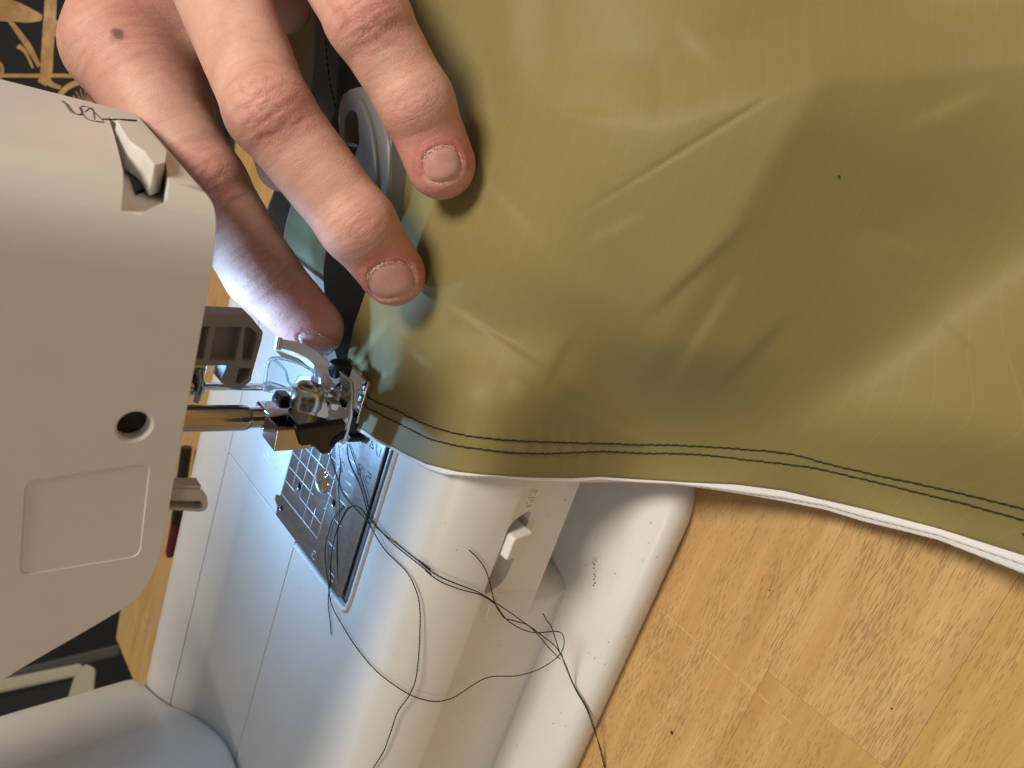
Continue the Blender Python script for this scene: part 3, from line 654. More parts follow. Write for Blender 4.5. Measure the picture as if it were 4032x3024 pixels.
def fabric_mat(name, base, rib, rough=.40):
    m = mat(name, base, rough, 0); t = NT(m)
    t.b.inputs['Sheen Weight'].default_value = .25; t.b.inputs['Sheen Roughness'].default_value = .4
    t.b.inputs['Specular IOR Level'].default_value = .32
    uv = t.n('ShaderNodeUVMap'); uv.uv_map = 'cloth'; sp = t.n('ShaderNodeSeparateXYZ'); t.l(uv.outputs[0], sp.inputs[0])
    def grid(sock, period, width):
        f = t.math('FRACT', t.math('DIVIDE', sock, period)); d = t.math('ABSOLUTE', t.math('SUBTRACT', f, .5)); return t.math('LESS_THAN', d, width / period / 2)
    gx_ = grid(sp.outputs[0], 3.4, .16); gy_ = grid(sp.outputs[1], 3.4, .16)
    wv = t.n('ShaderNodeMapping'); t.l(uv.outputs[0], wv.inputs[0]); n1 = t.noise(wv.outputs[0], .9, 4, .6); n2 = t.noise(wv.outputs[0], .035, 4, .55)
    fine = t.noise(wv.outputs[0], 5.0, 2, .6)
    mp2 = t.n('ShaderNodeMapping'); t.l(uv.outputs[0], mp2.inputs[0]); mp2.inputs['Scale'].default_value = (.25, 9, 1); fib = t.noise(mp2.outputs[0], 1, 3, .6)
    c1 = t.mix(n2, tuple(q * .88 for q in base), tuple(q * 1.12 for q in base)); c1 = t.mix(t.math('MULTIPLY', fib, .10), c1, rib)
    g_mask = t.math('MULTIPLY', t.math('ADD', gx_, t.math('MULTIPLY', gy_, .35)), t.math('MULTIPLY', n1, .20))
    c2 = t.mix(g_mask, c1, rib); t.l(c2, t.b.inputs['Base Color'])
    h = t.math('ADD', t.math('MULTIPLY', t.math('ADD', gx_, gy_), .25), t.math('ADD', fine, t.math('MULTIPLY', n1, .6))); t.l(t.bump(h, .16, .08), t.b.inputs['Normal'])
    t.l(t.math('MULTIPLY_ADD', n1, .15, rough - .07), t.b.inputs['Roughness'])
    return m
M_OLIVE = fabric_mat('olive_ripstop', (.210, .165, .055), (.38, .32, .15), .58)
M_MINT = fabric_mat('pale_green_lining', (.30, .34, .20), (.45, .5, .32), .5)
M_DKOL = fabric_mat('dark_olive_cloth', (.028, .030, .018), (.06, .06, .04), .5)
def add_uv(o, UV, name='cloth'):
    me = o.data; l = me.uv_layers.new(name=name); vi = np.empty(len(me.loops), int); me.loops.foreach_get('vertex_index', vi); l.data.foreach_set('uv', UV[vi].astype(np.float32).ravel())
CL = thing('olive_cloth', 'olive green ripstop cloth with a double stitched hem, spread to the right of the needle', 'cloth', (-60, 90, -40))
body = obj('cloth_panel', Vc.reshape(-1, 3), Fc, M_OLIVE, CL, ang=180)
pa, pb, pc = cloth_pt(np.array([2300., 2620., 2900.]), np.array([1700., 1080., 1700.])); dl = (pb - pa) / np.linalg.norm(pb - pa); dn = np.cross(dl, pc - pa); dn /= np.linalg.norm(dn); du = np.cross(dn, dl)
UVc = np.stack([Vc.reshape(-1, 3) @ du, Vc.reshape(-1, 3) @ dl], 1); add_uv(body, UVc)
sd_ = body.modifiers.new('thickness', 'SOLIDIFY'); sd_.thickness = .18 * MM; sd_.offset = 0
# white binding under the hem, two layers
def strip(name, upper, lower, m, lift_u, lift_l, n=320, rows=5, dz=0, u0=1395):
    us = np.linspace(u0, 5195, n); vu = np.interp(us, *zip(*upper)); vl = np.interp(us, *zip(*lower)); V = []; T_ = np.linspace(0, 1, rows)
    for k in T_: V.append(cloth_pt(us, vu + (vl - vu) * k, lift_u + (lift_l - lift_u) * k))
    V = np.array(V).reshape(-1, 3); V[:, 2] = np.maximum(V[:, 2] + dz, -75.6); F = [(j * n + i, j * n + i + 1, (j + 1) * n + i + 1, (j + 1) * n + i) for j in range(rows - 1) for i in range(n - 1)]
    o = obj(name, V, F, m, CL, ang=180); s2 = o.modifiers.new('thickness', 'SOLIDIFY'); s2.thickness = .15 * MM; s2.offset = 0; return o
wu = [(a, b_ - 14) for a, b_ in HEM]
wl = [(1395, 1690), (1414, 1699), (1461, 1728), (1533, 1763), (1600, 1797), (1680, 1846), (1750, 1868), (1850, 1876), (1960, 1876), (2060, 1893), (2150, 1897), (2250, 1901), (2360, 1892), (2500, 1899), (2650, 1905), (2770, 1918), (2950, 1944), (3083, 1962), (3250, 1992), (3396, 2035), (3694, 2108), (4032, 2225), (4420, 2350), (5300, 2640)]
wl2 = [(1395, 1690), (1533, 1765), (1680, 1848), (1850, 1880), (2000, 1882), (2250, 1899), (2500, 1897), (2650, 1908), (2770, 1922), (2950, 1950), (3083, 1974), (3250, 2008), (3396, 2053), (3550, 2090), (3694, 2127), (4032, 2260), (4420, 2400), (5300, 2700)]
def cloth_white():
    m = M_WHITECLOTH; t = NT(m); c = t.coord(); w = t.n('ShaderNodeTexWave', wave_type='BANDS'); t.l(c, w.inputs[0]); w.inputs['Scale'].default_value = .55; w.inputs['Distortion'].default_value = 1.5
    t.l(t.bump(t.math('ADD', w.outputs[1], t.noise(c, 3, 3)), .35, .12), t.b.inputs['Normal'])
cloth_white()
strip('hem_binding', wu, wl, M_WHITECLOTH, -.25, .05)
strip('inner_binding', wl, wl2, M_WHITECLOTH, -.1, -.5, dz=-.2)
# two rows of dark stitches, each stitch a slanted lozenge of thread
R1 = [(1404, 1538), (1440, 1560), (1480, 1582), (1520, 1600), (1562, 1616), (1605, 1640), (1680, 1672), (1740, 1692), (1808, 1710), (1953, 1730), (2134, 1740), (2351, 1746), (2500, 1751), (2747, 1757), (3085, 1784), (3250, 1824), (3446, 1870), (3700, 1924), (4032, 2004), (4420, 2100), (5150, 2310)]
R2 = [(1396, 1586), (1430, 1600), (1479, 1622), (1530, 1650), (1587, 1676), (1680, 1723), (1740, 1742), (1808, 1757), (1953, 1777), (2050, 1785), (2134, 1787), (2242, 1784), (2369, 1778), (2500, 1784), (2747, 1789), (2950, 1812), (3205, 1844), (3567, 1928), (3800, 1985), (4032, 2049), (4420, 2150), (5150, 2365)]
def stitches(row, seed):
    rr = random.Random(seed); c = spline(row, 30); dd = np.concatenate([[0], np.cumsum(np.linalg.norm(np.diff(c, axis=0), axis=1))])
    w3 = cloth_pt(c[:, 0], c[:, 1]); d3 = np.concatenate([[0], np.cumsum(np.linalg.norm(np.diff(w3, axis=0), axis=1))]); mb = MB(); s0 = 0; L = 2.15
    while s0 + L < d3[-1]:
        ts_ = np.array([0, .08, .25, .5, .75, .92, 1.0]); q = s0 + L * ts_ * 1.03; cu = np.interp(q, d3, c[:, 0]); cv = np.interp(q, d3, c[:, 1])
        off = (ts_ - .5) * 3.4 + rr.uniform(-1, 1)
        w = cloth_pt(cu, cv - off, .0); lift = np.array([.02, .16, .22, .24, .22, .14, .0])
        vd_ = w - CP; vd_ /= np.linalg.norm(vd_, axis=1)[:, None]; w = w - vd_ * (lift[:, None] + .08)
        mb.tube(w, np.array([.11, .17, .19, .20, .19, .16, .10]) * rr.uniform(.92, 1.06), 6); s0 += L
    return mb
st1 = stitches(R1, 1).obj('stitch_row', M_THREAD, CL, ang=180); st1['kind'] = 'stuff'
st2 = stitches(R2, 2).obj('stitch_row', M_THREAD, CL, ang=180); st2['kind'] = 'stuff'
# small dirt speck
q = cloth_pt(np.array([3303.]), np.array([695.]), .2)[0]; MB().lathe(q, (0, 0, 1), [(0, .3), (.15, .25), (.2, .05)], 8).obj('speck', mat('dirt', (.03, .02, .01), .8), CL)
q = cloth_pt(np.array([4030.]), np.array([2104.]), .2)[0]; MB().lathe(q, (0, 0, 1), [(0, .3), (.15, .25), (.2, .05)], 8).obj('speck', MATS['dirt'], CL)

# ------------------------------------------------------------------ lining, strap and dark strip beside the seam
def ribbon_px(name, L, Rr, z, m, parent, n=60, rows=14, th=.3, wav=0.0, seed=0, kind_uv=True):
    """sheet between two picked edge lines, lying at heights z (list, mm)"""
    L = spline(L, 12); Rr = spline(Rr, 12)
    li = np.linspace(0, 1, n); Lp = np.stack([np.interp(li, np.linspace(0, 1, len(L)), L[:, k]) for k in (0, 1)], 1); Rp = np.stack([np.interp(li, np.linspace(0, 1, len(Rr)), Rr[:, k]) for k in (0, 1)], 1)
    zz = np.interp(li, np.linspace(0, 1, len(z)), z); V = []; r = np.random.RandomState(seed); ph = r.uniform(0, 6, 4); UV = []
    for i in range(n):
        for j in range(rows):
            f = j / (rows - 1); u, v = Lp[i] * (1 - f) + Rp[i] * f
            h = zz[i] + wav * (math.sin(i * .21 + ph[0] + f * 2) + .6 * math.sin(i * .37 + ph[1] - f * 3)) ; V.append(P(u, v, 2, h)); UV.append((0, 0))
    V = np.array(V); al = np.concatenate([[0], np.cumsum(np.linalg.norm(np.diff(V[::rows], axis=0), axis=1))]); wd = np.linalg.norm(V[rows - 1] - V[0])
    UV = np.array([(al[i], wd * j / (rows - 1)) for i in range(n) for j in range(rows)])
    o = obj(name, V, [(i * rows + j, i * rows + j + 1, (i + 1) * rows + j + 1, (i + 1) * rows + j) for i in range(n - 1) for j in range(rows - 1)], m, parent, ang=180); add_uv(o, UV)
    s2 = o.modifiers.new('thickness', 'SOLIDIFY'); s2.thickness = th * MM; s2.offset = 0; return o
def webbing():
    m = mat('black_webbing', (.003, .003, .0035), .55); t = NT(m); uv = t.n('ShaderNodeUVMap'); uv.uv_map = 'cloth'
    mp = t.n('ShaderNodeMapping'); t.l(uv.outputs[0], mp.inputs[0]); mp.inputs['Scale'].default_value = (1, 1, 1)
    b1 = t.n('ShaderNodeTexBrick'); t.l(mp.outputs[0], b1.inputs[0]); b1.inputs['Scale'].default_value = 1.1; b1.inputs['Color1'].default_value = (1, 1, 1, 1); b1.inputs['Color2'].default_value = (.6, .6, .6, 1); b1.inputs['Mortar'].default_value = (0, 0, 0, 1); b1.inputs['Mortar Size'].default_value = .12; b1.inputs['Mortar Smooth'].default_value = 1.0
    t.l(t.bump(t.math('ADD', b1.outputs[0], t.math('MULTIPLY', t.noise(mp.outputs[0], 3, 3), 1.6)), 1.0, .45), t.b.inputs['Normal'])
    t.b.inputs['Specular IOR Level'].default_value = .3; t.b.inputs['Roughness'].default_value = .42; return m
M_WEB = webbing()
ribbon_px('webbing_strap', [(1352, 1500), (1335, 1420), (1296, 1264), (1280, 1080), (1292, 950), (1262, 800), (1290, 560), (1330, 400), (1345, 100), (1350, -150)], [(1420, 1500), (1405, 1420), (1422, 1264), (1478, 1080), (1535, 950), (1580, 800), (1580, 560), (1560, 400), (1500, 100), (1440, -150)], [-.2, -.3, -.5, -1.2, -2, -2.5, -3], M_WEB, CL, th=1.1, wav=.08)
ribbon_px('pale_lining', [(1140, 1120), (1115, 1010), (1118, 930), (1141, 830), (1190, 680), (1240, 560)], [(1285, 1185), (1296, 1100), (1283, 1040), (1290, 960), (1300, 850), (1320, 700)], [-2.2, -2.2, -3, -3], M_MINT, CL, wav=.35, seed=2)
ribbon_px('lining_fold', [(1268, 1180), (1276, 1090), (1270, 1000), (1280, 900)], [(1300, 1190), (1312, 1090), (1310, 1000), (1325, 900)], [-1.2, -1.2, -1.6], M_OLIVE, CL, wav=.1, seed=4, rows=6)
ds = ribbon_px('dark_facing', [(1010, 1040), (1030, 900), (1085, 740), (1170, 560), (1215, 380), (1240, 150), (1225, -50), (1220, -200)], [(1110, 1130), (1116, 990), (1150, 830), (1270, 640), (1345, 480), (1350, 250), (1355, 50), (1360, -200)], [-6, -6, -5, -4.5, -4.5], M_DKOL, CL, wav=.3, seed=5)
ribbon_px('outer_panel', [(1070, -260), (1100, 60), (1140, 330), (1100, 520)], [(1330, -260), (1300, 60), (1240, 330), (1200, 520)], [-8, -8, -8], M_OLIVE, CL, wav=.3, seed=6)
c = spline([(1290, -60), (1282, 60), (1284, 180), (1298, 320), (1316, 400), (1328, 470), (1332, 560)], 10); w3 = np.array([P(u, v, 2, -3.8) for u, v in c]); mb = MB(); d3 = np.concatenate([[0], np.cumsum(np.linalg.norm(np.diff(w3, axis=0), axis=1))]); s0 = 0
while s0 + 2.4 < d3[-1]:
    q = np.stack([np.interp(s0 + 2.4 * np.array([.05, .3, .6, .88]), d3, w3[:, k]) for k in range(3)], 1); mb.tube(q, [.1, .28, .28, .1], 6); s0 += 2.4
o = mb.obj('stitch_row', mat('black_thread', (.004, .004, .004), .7), CL, ang=180); o['kind'] = 'stuff'

# ------------------------------------------------------------------ translucent plastic hook
HK = thing('plastic_hook', 'curled translucent plastic hook lying between the two upper fingers', 'plastic hook', (-72, -12, 0))
def frosted():
    m = mat('frosted_plastic', (.46, .44, .41), .30, 0, Transmission_Weight=.62, IOR=1.42); t = NT(m)
    t.l(t.bump(t.noise(t.coord((1, .3, 1)), .9, 3), .25, .2), t.b.inputs['Normal']); return m
M_FROST = frosted()
o1 = spline([(1410, 342), (1450, 352), (1484, 420), (1512, 470), (1536, 529), (1541, 580), (1540, 700), (1532, 780), (1520, 850), (1490, 900), (1455, 850), (1430, 760), (1408, 664), (1397, 613), (1410, 575)], 6)
hk1 = [tuple(P(u, v, 2, 6.0)[:2]) for u, v in o1] + [tuple(P(u, v, 2, 6.0)[:2]) for u, v in [(1413, 562), (1409, 470), (1400, 442), (1385, 432), (1368, 440), (1356, 470), (1353, 530), (1357, 556), (1385, 562), (1405, 566), (1404, 573), (1375, 576), (1352, 566), (1338, 546), (1330, 470), (1337, 410), (1352, 370), (1380, 350)]]
hb = MB().prism(hk1, 2, 0.2, 6.0).obj('hook_body', M_FROST, HK, bevel=.5, seg=3, bang=50)
r1 = spline([P(u, v, 2, 6.3) for u, v in [(1420, 400), (1446, 455), (1468, 540), (1480, 640), (1484, 740), (1486, 850)]], 8); MB().tube(r1, .85, 10).obj('rib', M_FROST, HK)
r1 = spline([P(u, v, 2, 6.0) for u, v in [(1500, 470), (1530, 560), (1532, 680), (1522, 790), (1512, 850)]], 8); MB().tube(r1, .9, 10).obj('rib', M_FROST, HK)

# ------------------------------------------------------------------ left hand
def hj(u, v, d): return PD(u, v, d)
FING = {
 'index': [(hj(468, 190, 199), 13.0), (hj(808, 725, 196), 10.6), (hj(1030, 1075, 200), 9.6), (hj(1232, 1292, 203), 8.3)],
 'middle': [(hj(775, -270, 186), 12.0), (hj(1060, 437, 163), 9.3), (hj(1408, 885, 171), 8.6), (hj(1548, 1078, 180), 7.7)],
 'ring': [(hj(1090, -560, 186), 12), (hj(1447, 70, 157), 8.8), (hj(1638, 401, 163), 8.0), (hj(1736, 645, 170), 7.9)],
 'little': [(hj(1390, -800, 185), 10), (hj(1760, -520, 165), 7.8), (hj(1930, -370, 166), 7.2), (hj(2040, -230, 168), 6.6)],
 'thumb': [(hj(420, -500, 250), 14), (hj(860, 20, 264), 10.5), (hj(1050, 380, 258), 9.5), (hj(1112, 655, 248), 8.4)],
}
def seg_sdf(Q, a, b, ra, rb):
    ba = b - a; h = np.clip(((Q - a) @ ba) / (ba @ ba), 0, 1); return np.linalg.norm(Q - a - h[..., None] * ba, axis=-1) - (ra + (rb - ra) * h)
def smin(a, b, k): h = np.clip(.5 + .5 * (b - a) / k, 0, 1); return b * (1 - h) + a * h - k * h * (1 - h)
PALM = [(hj(560, -500, 214), hj(330, -1150, 245), 15, 17), (hj(830, -620, 208), hj(420, -1200, 245), 15, 17), (hj(1080, -800, 205), hj(520, -1250, 245), 14, 16), (hj(1280, -950, 205), hj(600, -1300, 245), 13, 15),
        (hj(440, 190, 200), hj(560, -500, 214), 11.0, 15), (hj(765, -270, 190), hj(830, -620, 208), 12, 15), (hj(1090, -560, 190), hj(1080, -800, 205), 12, 14), (hj(1390, -800, 188), hj(1280, -950, 205), 10, 13),
        (hj(480, 130, 208), hj(800, -180, 200), 9, 10), (hj(800, -260, 200), hj(1110, -500, 198), 9, 10), (hj(1110, -540, 196), hj(1380, -760, 192), 9, 9), (hj(600, -300, 208), hj(770, 190, 208), 13, 7), (hj(560, 60, 208), hj(690, 420, 205), 11, 10), (hj(930, -300, 204), hj(1120, 20, 212), 12, 7.5),
        (hj(440, -450, 250), hj(420, -1150, 248), 13, 17), (hj(400, -1150, 245), hj(150, -2100, 290), 21, 25), (hj(520, -1200, 245), hj(300, -2150, 290), 20, 24)]
def finger_sdf(Q, ch, name):
    d = None
    for (a, ra), (b, rb) in zip(ch[:-1], ch[1:]):
        x = seg_sdf(Q, a, b, ra, rb); d = x if d is None else smin(d, x, 2.2)
    if name != 'thumb':                       # knuckle pads on the back of the joints
        for (p, r), kk in ((ch[1], .34), (ch[2], .22)):
            toc = CP - p; toc /= np.linalg.norm(toc); d = smin(d, np.linalg.norm(Q - (p + toc * r * .30), axis=-1) - r * .82, 3.0)
    return d
def hand_sdf(Q):
    palm = None
    for a, b, ra, rb in PALM:
        x = seg_sdf(Q, a, b, ra, rb); palm = x if palm is None else smin(palm, x, 6.0)
    d = palm
    for nme, ch in FING.items(): d = np.minimum(d, smin(palm, finger_sdf(Q, ch, nme), 6.0))
    return d
allp = np.array([p for ch in FING.values() for p, r in ch] + [p for a, b, _, _ in PALM[:-2] for p in (a, b)] + [PALM[-1][1]])
lo = allp.min(0) - 20; hi = allp.max(0) + 20; hs_ = 0.85
nx, ny, nz = (np.ceil((hi - lo) / hs_).astype(int) + 1)
# coarse pass finds the cells near the surface, fine pass only there
def nets(lo, n3, h, sdf):
    nx, ny, nz = n3; cs = 6; Gd = np.full((nx, ny, nz), 50.0, np.float32)
    cx, cy, cz = [np.arange(0, n, cs) for n in (nx, ny, nz)]
    cc = np.stack(np.meshgrid(cx, cy, cz, indexing='ij'), -1).reshape(-1, 3); ctr = lo + (cc + cs / 2) * h; dv = sdf(ctr)
    Gd_c = dv; act = np.abs(dv) < cs * h * 1.35
    off = np.stack(np.meshgrid(*[np.arange(cs)] * 3, indexing='ij'), -1).reshape(-1, 3)
    for blk, val in zip(cc[~act], dv[~act]):
        if val < 0: Gd[blk[0]:blk[0] + cs, blk[1]:blk[1] + cs, blk[2]:blk[2] + cs] = -50
    A_ = cc[act]
    for k in range(0, len(A_), 4000):
        ids = (A_[k:k + 4000, None] + off[None]).reshape(-1, 3); ok = (ids < np.array(n3)).all(1); ids = ids[ok]; Gd[ids[:, 0], ids[:, 1], ids[:, 2]] = sdf(lo + ids * h)
    ins = Gd < 0; V_sum = np.zeros((nx - 1, ny - 1, nz - 1, 3), np.float32); cnt = np.zeros((nx - 1, ny - 1, nz - 1), np.float32); faces = []
    cells = np.full((nx - 1, ny - 1, nz - 1), -1, int); quads = []
    for ax in range(3):
        sl0 = [slice(None)] * 3; sl1 = [slice(None)] * 3; sl0[ax] = slice(0, -1); sl1[ax] = slice(1, None)
        a, b = Gd[tuple(sl0)], Gd[tuple(sl1)]; cr = np.argwhere((a < 0) != (b < 0)); av = a[cr[:, 0], cr[:, 1], cr[:, 2]]; bv = b[cr[:, 0], cr[:, 1], cr[:, 2]]
        pos = cr.astype(np.float32); pos[:, ax] += av / (av - bv); o1, o2 = [i for i in range(3) if i != ax]; flip = av < 0
        q = []
        for d1, d2 in ((0, 0), (1, 0), (1, 1), (0, 1)):
            c_ = cr.copy(); c_[:, o1] -= d1; c_[:, o2] -= d2; q.append(c_)
        ok = np.ones(len(cr), bool)
        for c_ in q: ok &= (c_ >= 0).all(1) & (c_ < np.array([nx - 1, ny - 1, nz - 1])).all(1)
        for c_ in q:
            np.add.at(V_sum, tuple(c_[ok].T), pos[ok]); np.add.at(cnt, tuple(c_[ok].T), 1)
        if ax == 1: flip = ~flip
        quads.append(([c_[ok] for c_ in q], flip[ok]))
    idx = np.argwhere(cnt > 0); cells[tuple(idx.T)] = np.arange(len(idx)); V = lo + (V_sum[tuple(idx.T)] / cnt[tuple(idx.T)][:, None]) * h
    for q, fl in quads:
        f = np.stack([cells[tuple(c_.T)] for c_ in q], 1); f[~fl] = f[~fl][:, ::-1]; faces.append(f)
    return V, np.concatenate(faces)
HV, HF = nets(lo, (int(nx), int(ny), int(nz)), hs_, hand_sdf)
def grad(Q, e=.3):
    g = np.stack([hand_sdf(Q + np.eye(3)[i] * e) - hand_sdf(Q - np.eye(3)[i] * e) for i in range(3)], 1); return g / (np.linalg.norm(g, axis=1)[:, None] + 1e-9)
for _ in range(2):
    g = grad(HV); HV = HV - g * hand_sdf(HV)[:, None]
# finger-wise coordinates for wrinkles, redness
jal = np.full(len(HV), 30.0); jac = np.zeros(len(HV)); jd = np.full(len(HV), 1e9); best = np.full(len(HV), 1e9); along = np.zeros(len(HV)); across = np.zeros(len(HV)); knuck = np.zeros(len(HV)); red = np.zeros(len(HV)); tipw = np.zeros(len(HV))
for nme, ch in FING.items():
    s0 = 0
    for i, ((a, ra), (b, rb)) in enumerate(zip(ch[:-1], ch[1:])):
        ba = b - a; L = np.linalg.norm(ba); tdir = ba / L; h = np.clip(((HV - a) @ ba) / (L * L), 0, 1.6 if i == 2 else 1); q = HV - a - np.clip(h, 0, 1)[:, None] * ba; d = np.linalg.norm(q, axis=1) - (ra + (rb - ra) * np.clip(h, 0, 1))
        toc = CP - (a + b) / 2; side = np.cross(tdir, toc); side /= np.linalg.norm(side); m = d < best
        best[m] = d[m]; along[m] = (s0 + h * L)[m]; across[m] = (q @ side)[m]
        s0 += L
    for j, (p, r) in enumerate(ch[1:3]):
        toc = CP - p; toc /= np.linalg.norm(toc); dd = np.linalg.norm(HV - (p + toc * r * .7), axis=1); w_ = np.exp(-(dd / (r * (.78 if j == 0 else .62))) ** 2) * (1 if j == 0 else .75); knuck = np.maximum(knuck, w_); red = np.maximum(red, w_ * .8)
    for j, (p, r) in enumerate(ch[1:3]):
        toc = CP - p; toc /= np.linalg.norm(toc); tdir = ch[j + 2][0] - ch[j][0]; tdir /= np.linalg.norm(tdir); side = np.cross(tdir, toc); side /= np.linalg.norm(side); toc = np.cross(side, tdir)
        q = HV - p; m = np.linalg.norm(q, axis=1) < jd; jd[m] = np.linalg.norm(q, axis=1)[m]; k_ = (1.0 if j == 0 else 1.45) * 9.3 / r; jal[m] = (q @ tdir)[m] * k_; jac[m] = (q @ side)[m] * 9.3 / r
    p, r = ch[3]; red = np.maximum(red, np.exp(-(np.linalg.norm(HV - (p - (p - ch[2][0]) * .25), axis=1) / (r * 1.45)) ** 2) * 1.0)
p, r = FING['index'][0]; red = np.maximum(red, .55 * np.exp(-(np.linalg.norm(HV - p, axis=1) / 20) ** 2)); knuck = np.maximum(knuck, .35 * np.exp(-(np.linalg.norm(HV - p, axis=1) / 17) ** 2))
# relief: deep creases over the first joints, transverse folds
def vnoise(x, seed, n=512):
    r = np.random.RandomState(seed).uniform(-1, 1, n); i = np.floor(x).astype(int); f = x - i; f = f * f * (3 - 2 * f); return r[i % n] * (1 - f) + r[(i + 1) % n] * f
cre = np.zeros(len(HV))
for nme, ch in FING.items():
    Ls = [np.linalg.norm(ch[i + 1][0] - ch[i][0]) for i in range(3)]
    for j, s_ in ((1, Ls[0]), (2, Ls[0] + Ls[1])):
        p, r = ch[j]; toc = CP - p; toc /= np.linalg.norm(toc); tdir = ch[j + 1][0] - ch[j][0]; tdir /= np.linalg.norm(tdir); side = np.cross(tdir, toc); side /= np.linalg.norm(side)
        q = HV - p; a_ = q @ tdir; b_ = q @ side; dors = np.clip((q @ toc) / r, 0, 1); near = (np.linalg.norm(q, axis=1) < r * 2)
        K = 1.0 if j == 1 else .45
        for o_, dep, bend in ((-5.2, .42, .05), (-3.3, .30, .04), (-1.2, .34, .02), (1.0, .26, -.02), (3.2, .36, -.05), (5.6, .30, -.06), (7.5, .18, -.05)):
            o_ = o_ * (1 if j == 1 else .62); w_ = .50 + .12 * math.sin(o_ * 3)
            cc_ = a_ - o_ - bend * np.sign(o_) * 0 - (o_ / 6.0) * (-.035) * b_ ** 2 - .35 * vnoise(b_ * .55 + 40 + o_ * 3, int(abs(o_) * 10) + j)
            cre -= near * K * dep * dors ** 1.5 * np.exp(-(cc_ / w_) ** 2) * np.exp(-(b_ / (r * .72)) ** 4)
HN = grad(HV); HV = HV + HN * cre[:, None]
fine = .10 * vnoise(along * .9 + 90, 5) * np.exp(-(across / 9) ** 2); HV = HV + HN * fine[:, None]
# nails: beds pressed in, plates added
NAILS = [('middle', (1541, 1103), (91, -17), (14, 71)), ('ring', (1741, 647), (76, -13), (9, 70)), ('index', (1246, 1352), (70, 8), (20, 40))]
pr = (HV - CP) @ RC.T; hu = pr[:, 0] / pr[:, 2] * FPX + CX; hv = pr[:, 1] / pr[:, 2] * FPX + CY; facing = ((CP - HV) * HN).sum(1) / np.linalg.norm(CP - HV, axis=1)
nailm = np.zeros(len(HV))
for nme, c0, ax_, ay_ in NAILS:
    Mi = np.linalg.inv(np.array([ax_, ay_], float).T); ab = (np.stack([hu, hv], 1) - c0) @ Mi.T; rr = (np.abs(ab[:, 0]) ** 2.6 + np.abs(ab[:, 1]) ** 2.6) ** (1 / 2.6)
    m = (facing > .05) & (np.linalg.norm(HV - FING[nme][3][0], axis=1) < 16)
    dep = -.55 / (1 + np.exp((rr - 1.0) / .035)) + .30 * np.exp(-((rr - 1.16) / .11) ** 2) * np.where(ab[:, 1] > .3, .35, 1)
    HV[m] += HN[m] * dep[m, None]; nailm = np.maximum(nailm, m * np.exp(-((rr - 1.05) / .16) ** 2)); red = np.maximum(red, m * 1.1 * np.exp(-((rr - 1.25) / .5) ** 2) * (ab[:, 1] < .6))
PR = thing('person', 'person whose left hand holds the olive cloth down with spread fingers beside the presser foot', 'person', tuple(np.array(PALM[-1][1])))
hand = obj('left_hand', HV, HF, None, PR, ang=180)
for nm_, arr in (('jal', jal), ('jac', jac), ('along', along), ('across', across), ('knuck', knuck), ('red', np.clip(red, 0, 1.2)), ('flake', nailm)):
    a_ = hand.data.attributes.new(nm_, 'FLOAT', 'POINT'); a_.data.foreach_set('value', arr.astype(np.float32))
